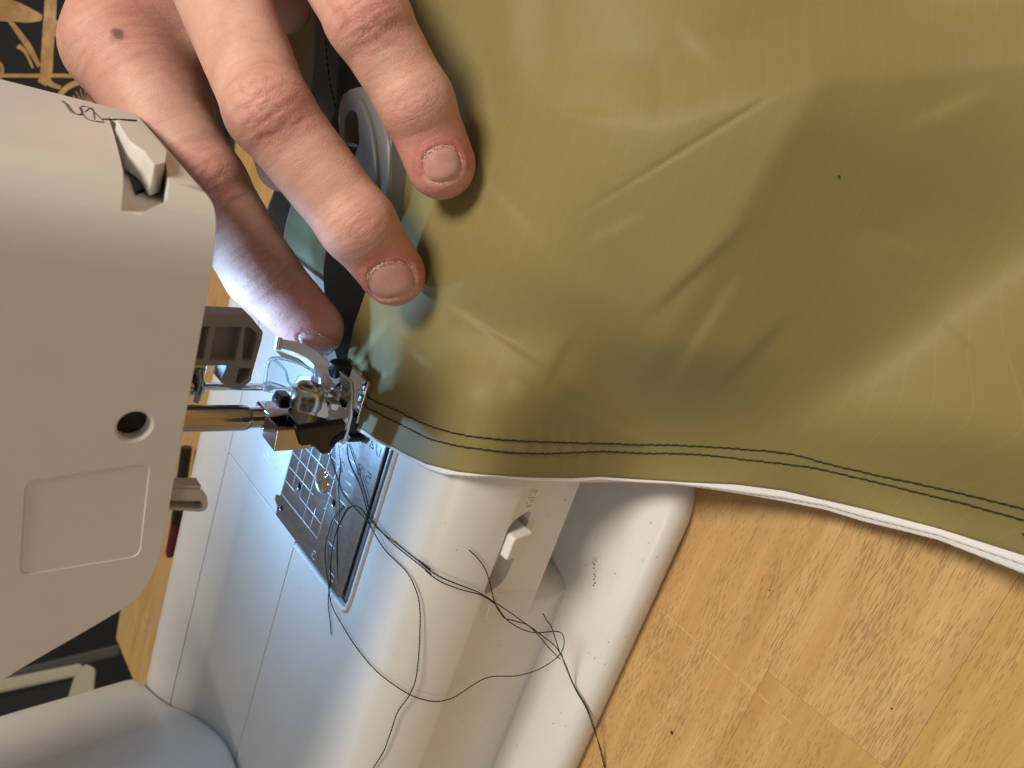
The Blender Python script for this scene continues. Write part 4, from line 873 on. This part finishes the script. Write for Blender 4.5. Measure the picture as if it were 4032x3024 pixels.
def skin():
    m = mat('skin', (.55, .31, .22), .48); t = NT(m); c = t.coord(); b = t.b
    b.inputs['Subsurface Weight'].default_value = .22; b.inputs['Subsurface Radius'].default_value = (1.0, .35, .18); b.inputs['Subsurface Scale'].default_value = .0022
    b.inputs['Specular IOR Level'].default_value = .42
    n = t.noise(c, .11, 5, .6); n2 = t.noise(c, .5, 4, .7)
    base = t.ramp(n, [(.25, (.56, .30, .225)), (.5, (.66, .395, .305)), (.75, (.73, .475, .375))])
    base = t.mix(t.math('MULTIPLY', n2, .26), base, (.50, .22, .17))
    base = t.mix(t.math('MULTIPLY', t.attr('red'), t.math('MULTIPLY_ADD', n2, .55, .46)), base, (.58, .165, .145))
    # uv of the finger: transverse wrinkles
    cmb = t.n('ShaderNodeCombineXYZ'); t.l(t.math('MULTIPLY', t.attr('along'), 1.0), cmb.inputs[0]); t.l(t.math('MULTIPLY', t.attr('across'), .16), cmb.inputs[1])
    w1 = t.noise(cmb.outputs[0], .95, 4, .6, .4)
    cmb2 = t.n('ShaderNodeCombineXYZ'); t.l(t.math('MULTIPLY', t.attr('along'), 1.5), cmb2.inputs[0]); t.l(t.math('MULTIPLY', t.attr('across'), .5), cmb2.inputs[1]); w2 = t.noise(cmb2.outputs[0], 1.2, 5, .65, 1.0)
    v = t.n('ShaderNodeTexVoronoi', feature='DISTANCE_TO_EDGE'); t.l(c, v.inputs['Vector']); v.inputs['Scale'].default_value = 1.7; cell = t.math('MINIMUM', v.outputs['Distance'], .18)
    kn = t.attr('knuck')
    ja, jc = t.attr('jal'), t.attr('jac'); nz = t.math('MULTIPLY_ADD', t.noise(c, .32, 4, .6), 3.2, -1.6); ja2 = t.math('ADD', ja, nz)
    rr_ = t.math('SQRT', t.math('ADD', t.math('POWER', t.math('ABSOLUTE', ja2), 2.0), t.math('POWER', t.math('MULTIPLY', jc, .80), 2.0)))
    ringp = t.math('POWER', t.math('ABSOLUTE', t.math('SINE', t.math('MULTIPLY', rr_, 1.32))), .42)
    bars = t.math('POWER', t.math('ABSOLUTE', t.math('SINE', t.math('MULTIPLY', t.math('ADD', ja2, t.math('MULTIPLY', t.math('POWER', t.math('ABSOLUTE', jc), 2.0), .02)), 1.02))), .42)
    crs = t.math('MULTIPLY', t.math('ADD', t.math('MULTIPLY', ringp, .6), t.math('MULTIPLY', bars, .55)), kn)
    crmask = t.math('MULTIPLY', t.math('SUBTRACT', 1.0, t.math('MULTIPLY', t.math('ADD', ringp, bars), .5)), kn)
    h = t.math('ADD', t.math('MULTIPLY', w1, .42), t.math('MULTIPLY', t.math('MULTIPLY', w2, kn), 1.2)); h = t.math('ADD', h, t.math('MULTIPLY', crs, 1.0)); h = t.math('ADD', h, t.math('MULTIPLY', cell, .65)); h = t.math('ADD', h, t.math('MULTIPLY', t.noise(c, 2.5, 3), .12))
    t.l(t.bump(h, .60, .42), b.inputs['Normal'])
    crv = t.ramp(w1, [(.38, (.72, .58, .55)), (.47, (1, 1, 1))]); base = t.mix(t.math('MULTIPLY_ADD', kn, .45, .14), base, crv, 'MULTIPLY')
    base = t.mix(t.math('MINIMUM', t.math('MULTIPLY', crmask, 1.3), .75), base, (.34, .12, .09))
    # dry pale flakes round the nails, scab on the first knuckle
    fl = t.math('MULTIPLY', t.attr('flake'), t.math('GREATER_THAN', t.noise(c, 1.1, 5, .7), .56)); base = t.mix(t.math('MULTIPLY', fl, .45), base, (.75, .60, .50))
    sc = P(0, 0, 2, 0) if False else None
    g = t.n('ShaderNodeNewGeometry'); vd = t.n('ShaderNodeVectorMath', operation='DISTANCE'); t.l(g.outputs['Position'], vd.inputs[0]); vd.inputs[1].default_value = SCAB
    ds_ = t.math('ADD', t.math('MULTIPLY', vd.outputs['Value'], 1000), t.math('MULTIPLY', t.noise(c, .55, 5, .75), 4.4)); base = t.mix(t.ramp(ds_, [(.0, (1, 1, 1)), (1, (1, 1, 1))]), base, base)
    mr = t.n('ShaderNodeMapRange'); t.l(ds_, mr.inputs[0]); mr.inputs[1].default_value = 4.4; mr.inputs[2].default_value = 3.1; base = t.mix(t.math('MULTIPLY', mr.outputs[0], .85), base, (.12, .06, .045))
    t.l(base, b.inputs['Base Color']); t.l(t.math('MULTIPLY_ADD', n2, .22, .38), b.inputs['Roughness']); return m
def hit(u, v):
    """point of the hand's surface seen along the photograph's ray"""
    d = ray(u, v); d /= np.linalg.norm(d); t_ = 60.0
    for _ in range(120):
        x = hand_sdf((CP + d * t_)[None])[0]
        if x < .01: break
        t_ += max(x, .02)
        if t_ > 500: return None
    return CP + d * t_
q = hit(462, 138); SCAB = tuple(np.array(q if q is not None else (0, 0, 0)) * MM)
M_SKIN = skin(); hand.data.materials.append(M_SKIN)
def nailmat():
    m = mat('fingernail', (.62, .36, .30), .30); t = NT(m); c = t.coord(); b = t.b; b.inputs['Subsurface Weight'].default_value = .2; b.inputs['Subsurface Radius'].default_value = (1, .4, .25); b.inputs['Subsurface Scale'].default_value = .0015
    t.l(t.mix(t.noise(c, .5, 5, .7), (.50, .235, .19), (.66, .39, .33)), b.inputs['Base Color']); t.l(t.bump(t.noise(c, .8, 4, .7), .25, .12), b.inputs['Normal']); t.l(t.math('MULTIPLY_ADD', t.noise(c, 1.4, 3), .25, .2), b.inputs['Roughness']); return m
M_NAIL = nailmat(); M_FLAKE = mat('dry_skin', (.72, .60, .50), .7)
for nme, c0, ax_, ay_ in NAILS:
    rings_, seg_ = 9, 40; V = []; ok = True
    for i in range(rings_ + 1):
        for k in range(seg_):
            th = 2 * math.pi * k / seg_; cx_, sy_ = math.cos(th), math.sin(th); rad = (abs(cx_) ** 2.6 + abs(sy_) ** 2.6) ** (-1 / 2.6); rr = i / rings_ * .985
            a_, b_ = cx_ * rad * rr, sy_ * rad * rr; x = hit(c0[0] + ax_[0] * a_ + ay_[0] * b_, c0[1] + ax_[1] * a_ + ay_[1] * b_)
            if x is None: x = V[-1] if V else CP
            V.append(x)
            if i == 0: break
    V = np.array(V); N_ = grad(V); rim_ = np.array([0] + [i / rings_ for i in range(1, rings_ + 1) for _ in range(seg_)])
    V = V + N_ * (.30 - .55 * rim_ ** 5)[:, None]
    F = [(0, 1 + (k + 1) % seg_, 1 + k) for k in range(seg_)] + [(1 + (i - 1) * seg_ + k, 1 + (i - 1) * seg_ + (k + 1) % seg_, 1 + i * seg_ + (k + 1) % seg_, 1 + i * seg_ + k) for i in range(1, rings_) for k in range(seg_)]
    o = obj('fingernail', V, F, M_NAIL, PR, ang=180)
    # ragged cuticle at the base of the nail
    r = np.random.RandomState(len(nme)); mb = MB()
    for k in range(26):
        if r.uniform() < .5: continue
        th = math.radians(196 + k * 5.9 + r.uniform(-3, 3)); a0_ = 1.03 + r.uniform(-.04, .05); x = [hit(*(np.array(c0) + np.array(ax_) * math.cos(th + dt_) * a0_ * rr_ + np.array(ay_) * math.sin(th + dt_) * a0_ * rr_)) for dt_, rr_ in ((0, 1), (.06, 1 + r.uniform(-.05, .05)), (.13, 1 + r.uniform(-.06, .06)))]
        if any(q is None for q in x): continue
        x = np.array(x) + grad(np.array(x)) * .22; mb.tube(x, [.06, r.uniform(.05, .17), .04], 5)
    mb.obj('dry_cuticle', M_FLAKE, PR, ang=180)

# ------------------------------------------------------------------ loose sewing threads
def surf_pt(u, v, lift):
    D = ray(u, v)[None]; z = rest_z(D)[0]; p = CP + D[0] * (z - CP[2]) / D[0][2]; d = D[0] / np.linalg.norm(D[0]); return p - d * lift
def c4(L): return [(1000 + a / 1.951, 1600 + b / 1.951) for a, b in L]
def c6(L): return [(1200 + a / 1.7015, 2200 + b / 1.7015) for a, b in L]
def c1(L): return [(1800 + a / 2.011, 1800 + b / 2.011) for a, b in L]
TH = [('thread_tail', c4([(575, 325), (610, 470), (680, 660), (760, 770), (840, 850), (890, 910), (960, 1040), (1050, 1150), (1180, 1280), (1260, 1460)]) + c6([(770, 350), (773, 430), (765, 600), (750, 780), (705, 910), (620, 1030), (570, 1180), (520, 1310), (440, 1430)]), 1, 2.2, 'dark green thread tail crossing the looped tail and leaving at the bottom edge'),
      ('thread_tail', c4([(715, 290), (730, 420), (820, 620), (880, 840), (950, 940), (1100, 1060), (1366, 1262)]) + c6([(750, 0), (850, 90), (1000, 160), (1160, 222), (1270, 290), (1420, 390), (1560, 492), (1690, 600), (1750, 720), (1810, 860), (1900, 1020), (1960, 1200), (2010, 1420)]), .8, 2.4, 'dark green thread tail running unlooped from the foot over the base rim'),
      ('thread_tail', c4([(730, 290), (780, 440), (850, 640), (905, 860), (980, 960), (1100, 1080), (1366, 1292)]) + c6([(800, 70), (900, 150), (1060, 210), (1180, 242), (1280, 310), (1340, 395), (1440, 465), (1560, 495), (1700, 487), (1738, 550), (1700, 655), (1560, 745), (1400, 787), (1240, 792), (1120, 850), (1000, 930), (860, 955), (700, 910), (500, 770), (380, 640), (260, 460), (185, 320), (165, 240), (160, 170)]) + c4([(570, 1350), (545, 1150), (570, 980), (620, 850), (690, 760)]), 1.4, 4.0, 'dark green thread tail making the wide loop over the bed'),
      ('thread_tail', c6([(175, 505), (172, 440), (158, 300), (170, 150)]) + c4([(590, 1200), (620, 1010), (680, 850), (745, 765), (830, 790), (890, 900)]), .6, 1.5, 'short dark green thread end hanging off the plate corner'),
      ('thread_tail', c1([(95, 735), (180, 820), (240, 930), (280, 1080), (300, 1160), (340, 1230), (380, 1275), (480, 1303), (560, 1330), (640, 1405), (720, 1500), (815, 1600)]), 1.0, 1.6, 'dark green thread end curling beside the feed dog switch'),
      ('thread_tail', c1([(680, 1240), (715, 1300), (745, 1340), (780, 1440), (815, 1560)]) + c6([(1720, 640), (1740, 700), (1800, 850), (1890, 1010), (1935, 1140), (1990, 1290), (2015, 1420)]), 1.2, 1.4, 'dark green thread end standing up frayed on the base plate'),
      ('thread_tail', c4([(655, 300), (665, 450), (648, 620), (660, 800), (640, 1000), (637, 1180), (655, 1370)]), .5, 1.2, 'straight dark green thread end lying down the middle of the needle plate')]
for nm_, L, l0, l1, lab_ in TH:
    c = spline(L, 9); n = len(c); r = np.random.RandomState(n); w = []
    jit = np.stack([np.convolve(r.uniform(-1, 1, n + 8), np.ones(5) / 5, 'same')[4:-4] for _ in range(2)], 1) * 2.2
    for i, (u, v) in enumerate(c):
        f = i / (n - 1); w.append(surf_pt(u + jit[i, 0], v + jit[i, 1], .25 + l0 + (l1 - l0) * math.sin(math.pi * f) * (.6 + .4 * math.sin(f * 9))))
    w = np.array(w); k = np.ones(5) / 5; w[2:-2] = np.stack([np.convolve(w[:, a], k, 'valid') for a in range(3)], 1)
    d3 = np.concatenate([[0], np.cumsum(np.linalg.norm(np.diff(w, axis=0), axis=1))]); N_ = int(d3[-1] / .32); q = np.stack([np.interp(np.linspace(0, d3[-1], N_), d3, w[:, a]) for a in range(3)], 1)
    rad = .155 * (1 + .16 * np.sin(np.arange(N_) * 1.7))
    o = MB().tube(q, rad, 5).obj(nm_, M_THREAD, None, ang=180); tag(o, lab_, 'thread', 'loose thread tails')
# frayed end, lint
LI = MB(); r = random.Random(3)
for k in range(9):
    a = surf_pt(2340 + r.uniform(-8, 8), 2215 + k * 11, .3); LI.tube([a, a + np.array([r.uniform(-.5, .5), r.uniform(-.5, .5), .2])], r.uniform(.08, .22), 5)
for k in range(6):
    a = surf_pt(2335 + k * 3, 2213, .2); b_ = surf_pt(2330 + k * 4, 2192, .3); LI.tube([a, b_], .035, 4)
for k in range(60):
    u, v = r.uniform(2150, 2620), r.uniform(1960, 3000)
    if u > 2750 - (v - 1960) * .42: continue
    a = surf_pt(u, v, .1); LI.tube([a, a + np.array([r.uniform(-.5, .5), r.uniform(-.5, .5), 0])], r.uniform(.03, .09), 4)
for k in range(40):
    a = surf_pt(r.uniform(1100, 2000), r.uniform(2350, 3000), .1); LI.tube([a, a + np.array([r.uniform(-.3, .3), r.uniform(-.3, .3), 0])], r.uniform(.02, .05), 4)
o = LI.obj('lint', mat('lint', (.05, .048, .045), .9), None, ang=180); tag(o, 'dark lint crumbs and a frayed scrap scattered on the white base', 'lint', kind='stuff')

# ------------------------------------------------------------------ beech table of glued staves
TB = thing('wooden_table', 'oiled beech table top of glued staves under the machine', 'table', (60, 40, -116))
def woodmat(name, lightness, warm, fleck):
    m = mat(name, (.5, .3, .1), .42); t = NT(m)
    oi = t.n('ShaderNodeObjectInfo'); g = t.n('ShaderNodeNewGeometry'); add = t.n('ShaderNodeVectorMath', operation='ADD'); t.l(g.outputs['Position'], add.inputs[0])
    rv = t.n('ShaderNodeCombineXYZ'); t.l(oi.outputs['Random'], rv.inputs[0]); t.l(t.math('MULTIPLY', oi.outputs['Random'], .37), rv.inputs[1]); t.l(rv.outputs[0], add.inputs[1])
    def cc(sc, rot=0):
        mp = t.n('ShaderNodeMapping'); t.l(add.outputs[0], mp.inputs[0]); mp.inputs['Scale'].default_value = [q * 1000 for q in sc]; mp.inputs['Rotation'].default_value = (0, 0, rot); return mp.outputs[0]
    band = t.noise(cc((.012, .14, .14)), 1, 5, .6, .6); grain = t.noise(cc((.10, 2.0, 2.0)), 1, 5, .7, .3); blot = t.noise(cc((.05, .12, .1)), 1, 4, .6)
    a, b_, c_ = [tuple(x * lightness * y for x, y in zip(k, (1, 1, warm))) for k in ((.40, .225, .075), (.50, .305, .108), (.60, .405, .165))]
    col = t.ramp(band, [(.3, a), (.5, b_), (.72, c_)]); col = t.mix(t.ramp(grain, [(.36, (0, 0, 0)), (.68, (.75, .75, .75))]), col, a); col = t.mix(t.math('MULTIPLY', blot, .22), col, c_)
    # rays and pores: short dark dashes along the grain
    vo = t.n('ShaderNodeTexVoronoi'); t.l(cc((.085, 1.30, 1), .04), vo.inputs['Vector']); vo.inputs['Scale'].default_value = 2.7; vo.inputs['Randomness'].default_value = 1
    dash = t.math('LESS_THAN', vo.outputs['Distance'], t.math('MULTIPLY', t.math('MAXIMUM', t.math('SUBTRACT', t.noise(cc((.03, .10, .1)), 1, 2, .5), .27), 0), fleck))
    col = t.mix(t.math('MULTIPLY', dash, .46), col, (.20, .095, .035)); t.l(col, t.b.inputs['Base Color'])
    t.l(t.bump(t.math('SUBTRACT', t.math('MULTIPLY', grain, .6), dash), .5, .12), t.b.inputs['Normal']); t.l(t.math('MULTIPLY_ADD', grain, .25, .32), t.b.inputs['Roughness']); return m
WOODS = [woodmat('beech_a', .98, .85, 1.0), woodmat('beech_b', 1.03, 1.08, 1.05), woodmat('beech_c', 1.0, .95, .9)]
def clip(poly, a, b):
    a = np.array(a); b = np.array(b); n = np.array([-(b - a)[1], (b - a)[0]]); out = []
    for i in range(len(poly)):
        p, q = np.array(poly[i]), np.array(poly[(i + 1) % len(poly)]); dp, dq = (p - a) @ n, (q - a) @ n
        if dp >= 0: out.append(tuple(p))
        if dp * dq < 0: out.append(tuple(p + (q - p) * dp / (dp - dq)))
    return out
C1, C2, C3 = [P(u, v, 2, -76)[:2] for u, v in ((477, 2390), (457, 2512), (535, 2700))]
C3 = C2 + (C3 - C2) * 1.6
r = random.Random(11); YE = [54.0 - 35.4 * k for k in range(11, -1, -1)] + [112.0 + 35.4 * k for k in range(0, 9)]
for j, (ya, yb_) in enumerate(zip(YE[:-1], YE[1:])):
    js = []
    x = -620 + r.uniform(0, 250)
    while x < 600: js.append(x); x += r.uniform(190, 420)
    if abs(ya - 112) < 1: js = [-640, 27.7, 400]
    if abs(ya - 147.4) < 1: js = [-640, -150, 210]
    if abs(ya - 54) < 1: js = [-640, -260, 260]
    js = [-640] + [q for q in js if q > -600] + [640]
    for i, (xa, xb) in enumerate(zip(js[:-1], js[1:])):
        poly = [(xa + .03, ya + .015), (xb - .03, ya + .015), (xb - .03, yb_ - .015), (xa + .03, yb_ - .015)]
        poly = clip(poly, C1, C2); poly = clip(poly, C2, C3) if len(poly) > 2 else poly
        if len(poly) < 3: continue
        m_ = WOODS[1] if abs(ya - 112) < 1 and i == 0 else WOODS[(j * 7 + i * 5) % 3]
        MB().prism(poly, 2, -116, -76.0 + r.uniform(-.02, .03)).obj('stave', m_, TB, bevel=.05, seg=1)
# fine scratch and specks on the table
scr = MB(); a = P(2600, 2400, 2, -75.9); b_ = P(3120, 2850, 2, -75.9)
pts = np.array([a + (b_ - a) * t_ + np.array([r.uniform(-.12, .12), r.uniform(-.12, .12), 0]) for t_ in np.linspace(0, 1, 40)]); 
for p_, q_ in zip(pts[:-1], pts[1:]):
    if r.random() < .8: scr.tube([p_, q_], .09, 4)
scr.obj('scratch', mat('bare_wood_scratch', (.72, .50, .26), .7), TB)
for (u, v, rad) in ((2646, 2885, .55), (3031, 2324, .22), (3512, 2790, .25)):
    p_ = P(u, v, 2, -76); MB().lathe(p_, (0, 0, 1), [(-.1, rad), (.2, rad * .9), (.45, rad * .4)], 9).obj('speck', MATS['dirt'], TB)

# ------------------------------------------------------------------ what shows beyond the table
fl = MB().box((-2500, -4000, -560), (4000, 900, -556)).obj('floor', mat('dark_floor', (.005, .0045, .004), .8)); fl['kind'] = 'structure'
# black printed cloth at the sewer's side
PC = thing('printed_cloth', 'black cloth printed with golden bicycle parts behind the hand', 'printed cloth', tuple(PD(200, 200, 470)))
def pcd(u, v): return 455 + 10 * math.sin(u / 170) + 8 * math.sin(v / 140 + 1)
V = [PD(u, v, pcd(u, v)) for v in np.linspace(-500, 760, 40) for u in np.linspace(-500, 900, 40)]
o = obj('cloth_sheet', V, [(j * 40 + i, j * 40 + i + 1, (j + 1) * 40 + i + 1, (j + 1) * 40 + i) for j in range(39) for i in range(39)], mat('black_cloth', (.004, .004, .005), .9), PC, ang=180)
sd2 = o.modifiers.new('thickness', 'SOLIDIFY'); sd2.thickness = .001; sd2.offset = 1
def goldm():
    m = mat('gold_print', (.36, .20, .055), .6); t = NT(m); c = t.coord(); t.l(t.ramp(t.noise(c, .12, 5, .7), [(.35, (.24, .125, .035)), (.65, (.42, .25, .08))]), t.b.inputs['Base Color']); return m
M_GOLD = goldm()
def gold(pts, wpx, closed=False):
    c = spline(pts, 8, closed) if len(pts) > 2 else np.array(pts, float); T = np.gradient(c, axis=0); T /= np.linalg.norm(T, axis=1)[:, None] + 1e-9; N_ = np.stack([-T[:, 1], T[:, 0]], 1); ww = np.interp(np.linspace(0, 1, len(c)), np.linspace(0, 1, len(wpx)), wpx) if hasattr(wpx, '__len__') else np.full(len(c), wpx)
    V = []
    for s_ in (-1, 1):
        for i in range(len(c)): u, v = c[i] + N_[i] * s_ * ww[i] / 2; V.append(PD(u, v, pcd(u, v) - 1.6))
    n = len(c); obj('gold_motif', V, [(i, i + 1, n + i + 1, n + i) for i in range(n - 1)], M_GOLD, PC, ang=180)
gold([(205, -200), (200, 0), (190, 150), (182, 290)], 48); gold([(-80, 30), (30, 40), (110, 60), (165, 70)], [110, 90, 60, 20]); gold([(200, 90), (270, 150), (345, 215), (450, 300)], [40, 70, 62, 40])
gold([(-100, 297), (100, 298), (250, 298), (440, 302)], 15); gold([(0, 30), (60, 110), (110, 180), (155, 262)], [12, 20, 26, 14]); gold([(70, 180), (100, 205), (130, 268)], [22, 12, 8]); gold([(295, -120), (325, 20), (380, 90)], 36)
gold([(230, 380), (270, 340), (330, 322), (400, 330), (470, 380)], 22); gold([(180, 300), (200, 330), (240, 345)], [30, 22, 14]); gold([(-60, 200), (5, 260), (0, 310)], 16); gold([(180, 305), (165, 330)], 40)
for k in range(9): gold([(355 + 22 * math.cos(2.3 + k * .22), 425 - 15 * math.sin(2.3 + k * .22)), (355 + 85 * math.cos(.6 + k * .24), 425 - 85 * math.sin(.6 + k * .24))], 4)
gold([(390, 420), (420, 390), (460, 380)], 26)
# cream frame with a dark panel, grey rail, both beyond the table
def slabpx(name, L, d, th, m, parent): 
    q = [PD(u, v, d) for u, v in L]; vd_ = (q[0] - CP) / np.linalg.norm(q[0] - CP); return quad3(name, q, [p_ + vd_ * th for p_ in q], m, parent, bevel=3)
M_CREAM = mat('cream_paint', (.34, .31, .22), .5); M_RAIL = mat('grey_rail_paint', (.075, .072, .065), .5)
FR = thing('framed_screen', 'cream frame round a black panel, standing beyond the table corner', 'frame', tuple(PD(100, 2800, 640)))
slabpx('frame_bar', [(-500, 2838), (-500, 2775), (325, 2608), (335, 2648), (310, 2662)], 640, 22, M_CREAM, FR); slabpx('frame_bar', [(296, 2655), (338, 2610), (382, 2632), (366, 2800), (240, 2830)], 634, 22, M_CREAM, FR)
slabpx('panel', [(-500, 2800), (300, 2640), (300, 3100), (-500, 3100)], 655, 10, mat('black_panel', (.004, .004, .005), .5), FR)
RL = slabpx('rail', [(-400, 2780), (60, 2635), (470, 2535), (478, 2578), (60, 2690), (-400, 2850)], 760, 40, M_RAIL, None); tag(RL, 'dark grey rail running above the cream frame in the background', 'rail')
# pen behind the bed
PN = thing('pen', 'black pen with a dark red end lying behind the presser lever', 'pen', tuple(P(690, 2000, 2, -70)))
a, b_, c_ = P(735, 1760, 2, -68), P(694, 2060, 2, -68), P(668, 2190, 2, -68)
MB().tube([a, b_], 3.4, 16).obj('barrel', M_BLACK, PN); MB().tube([b_, b_ * .1 + c_ * .9, c_], [3.3, 3, 2], 16).obj('cap', mat('dark_red_plastic', (.07, .004, .008), .5), PN)
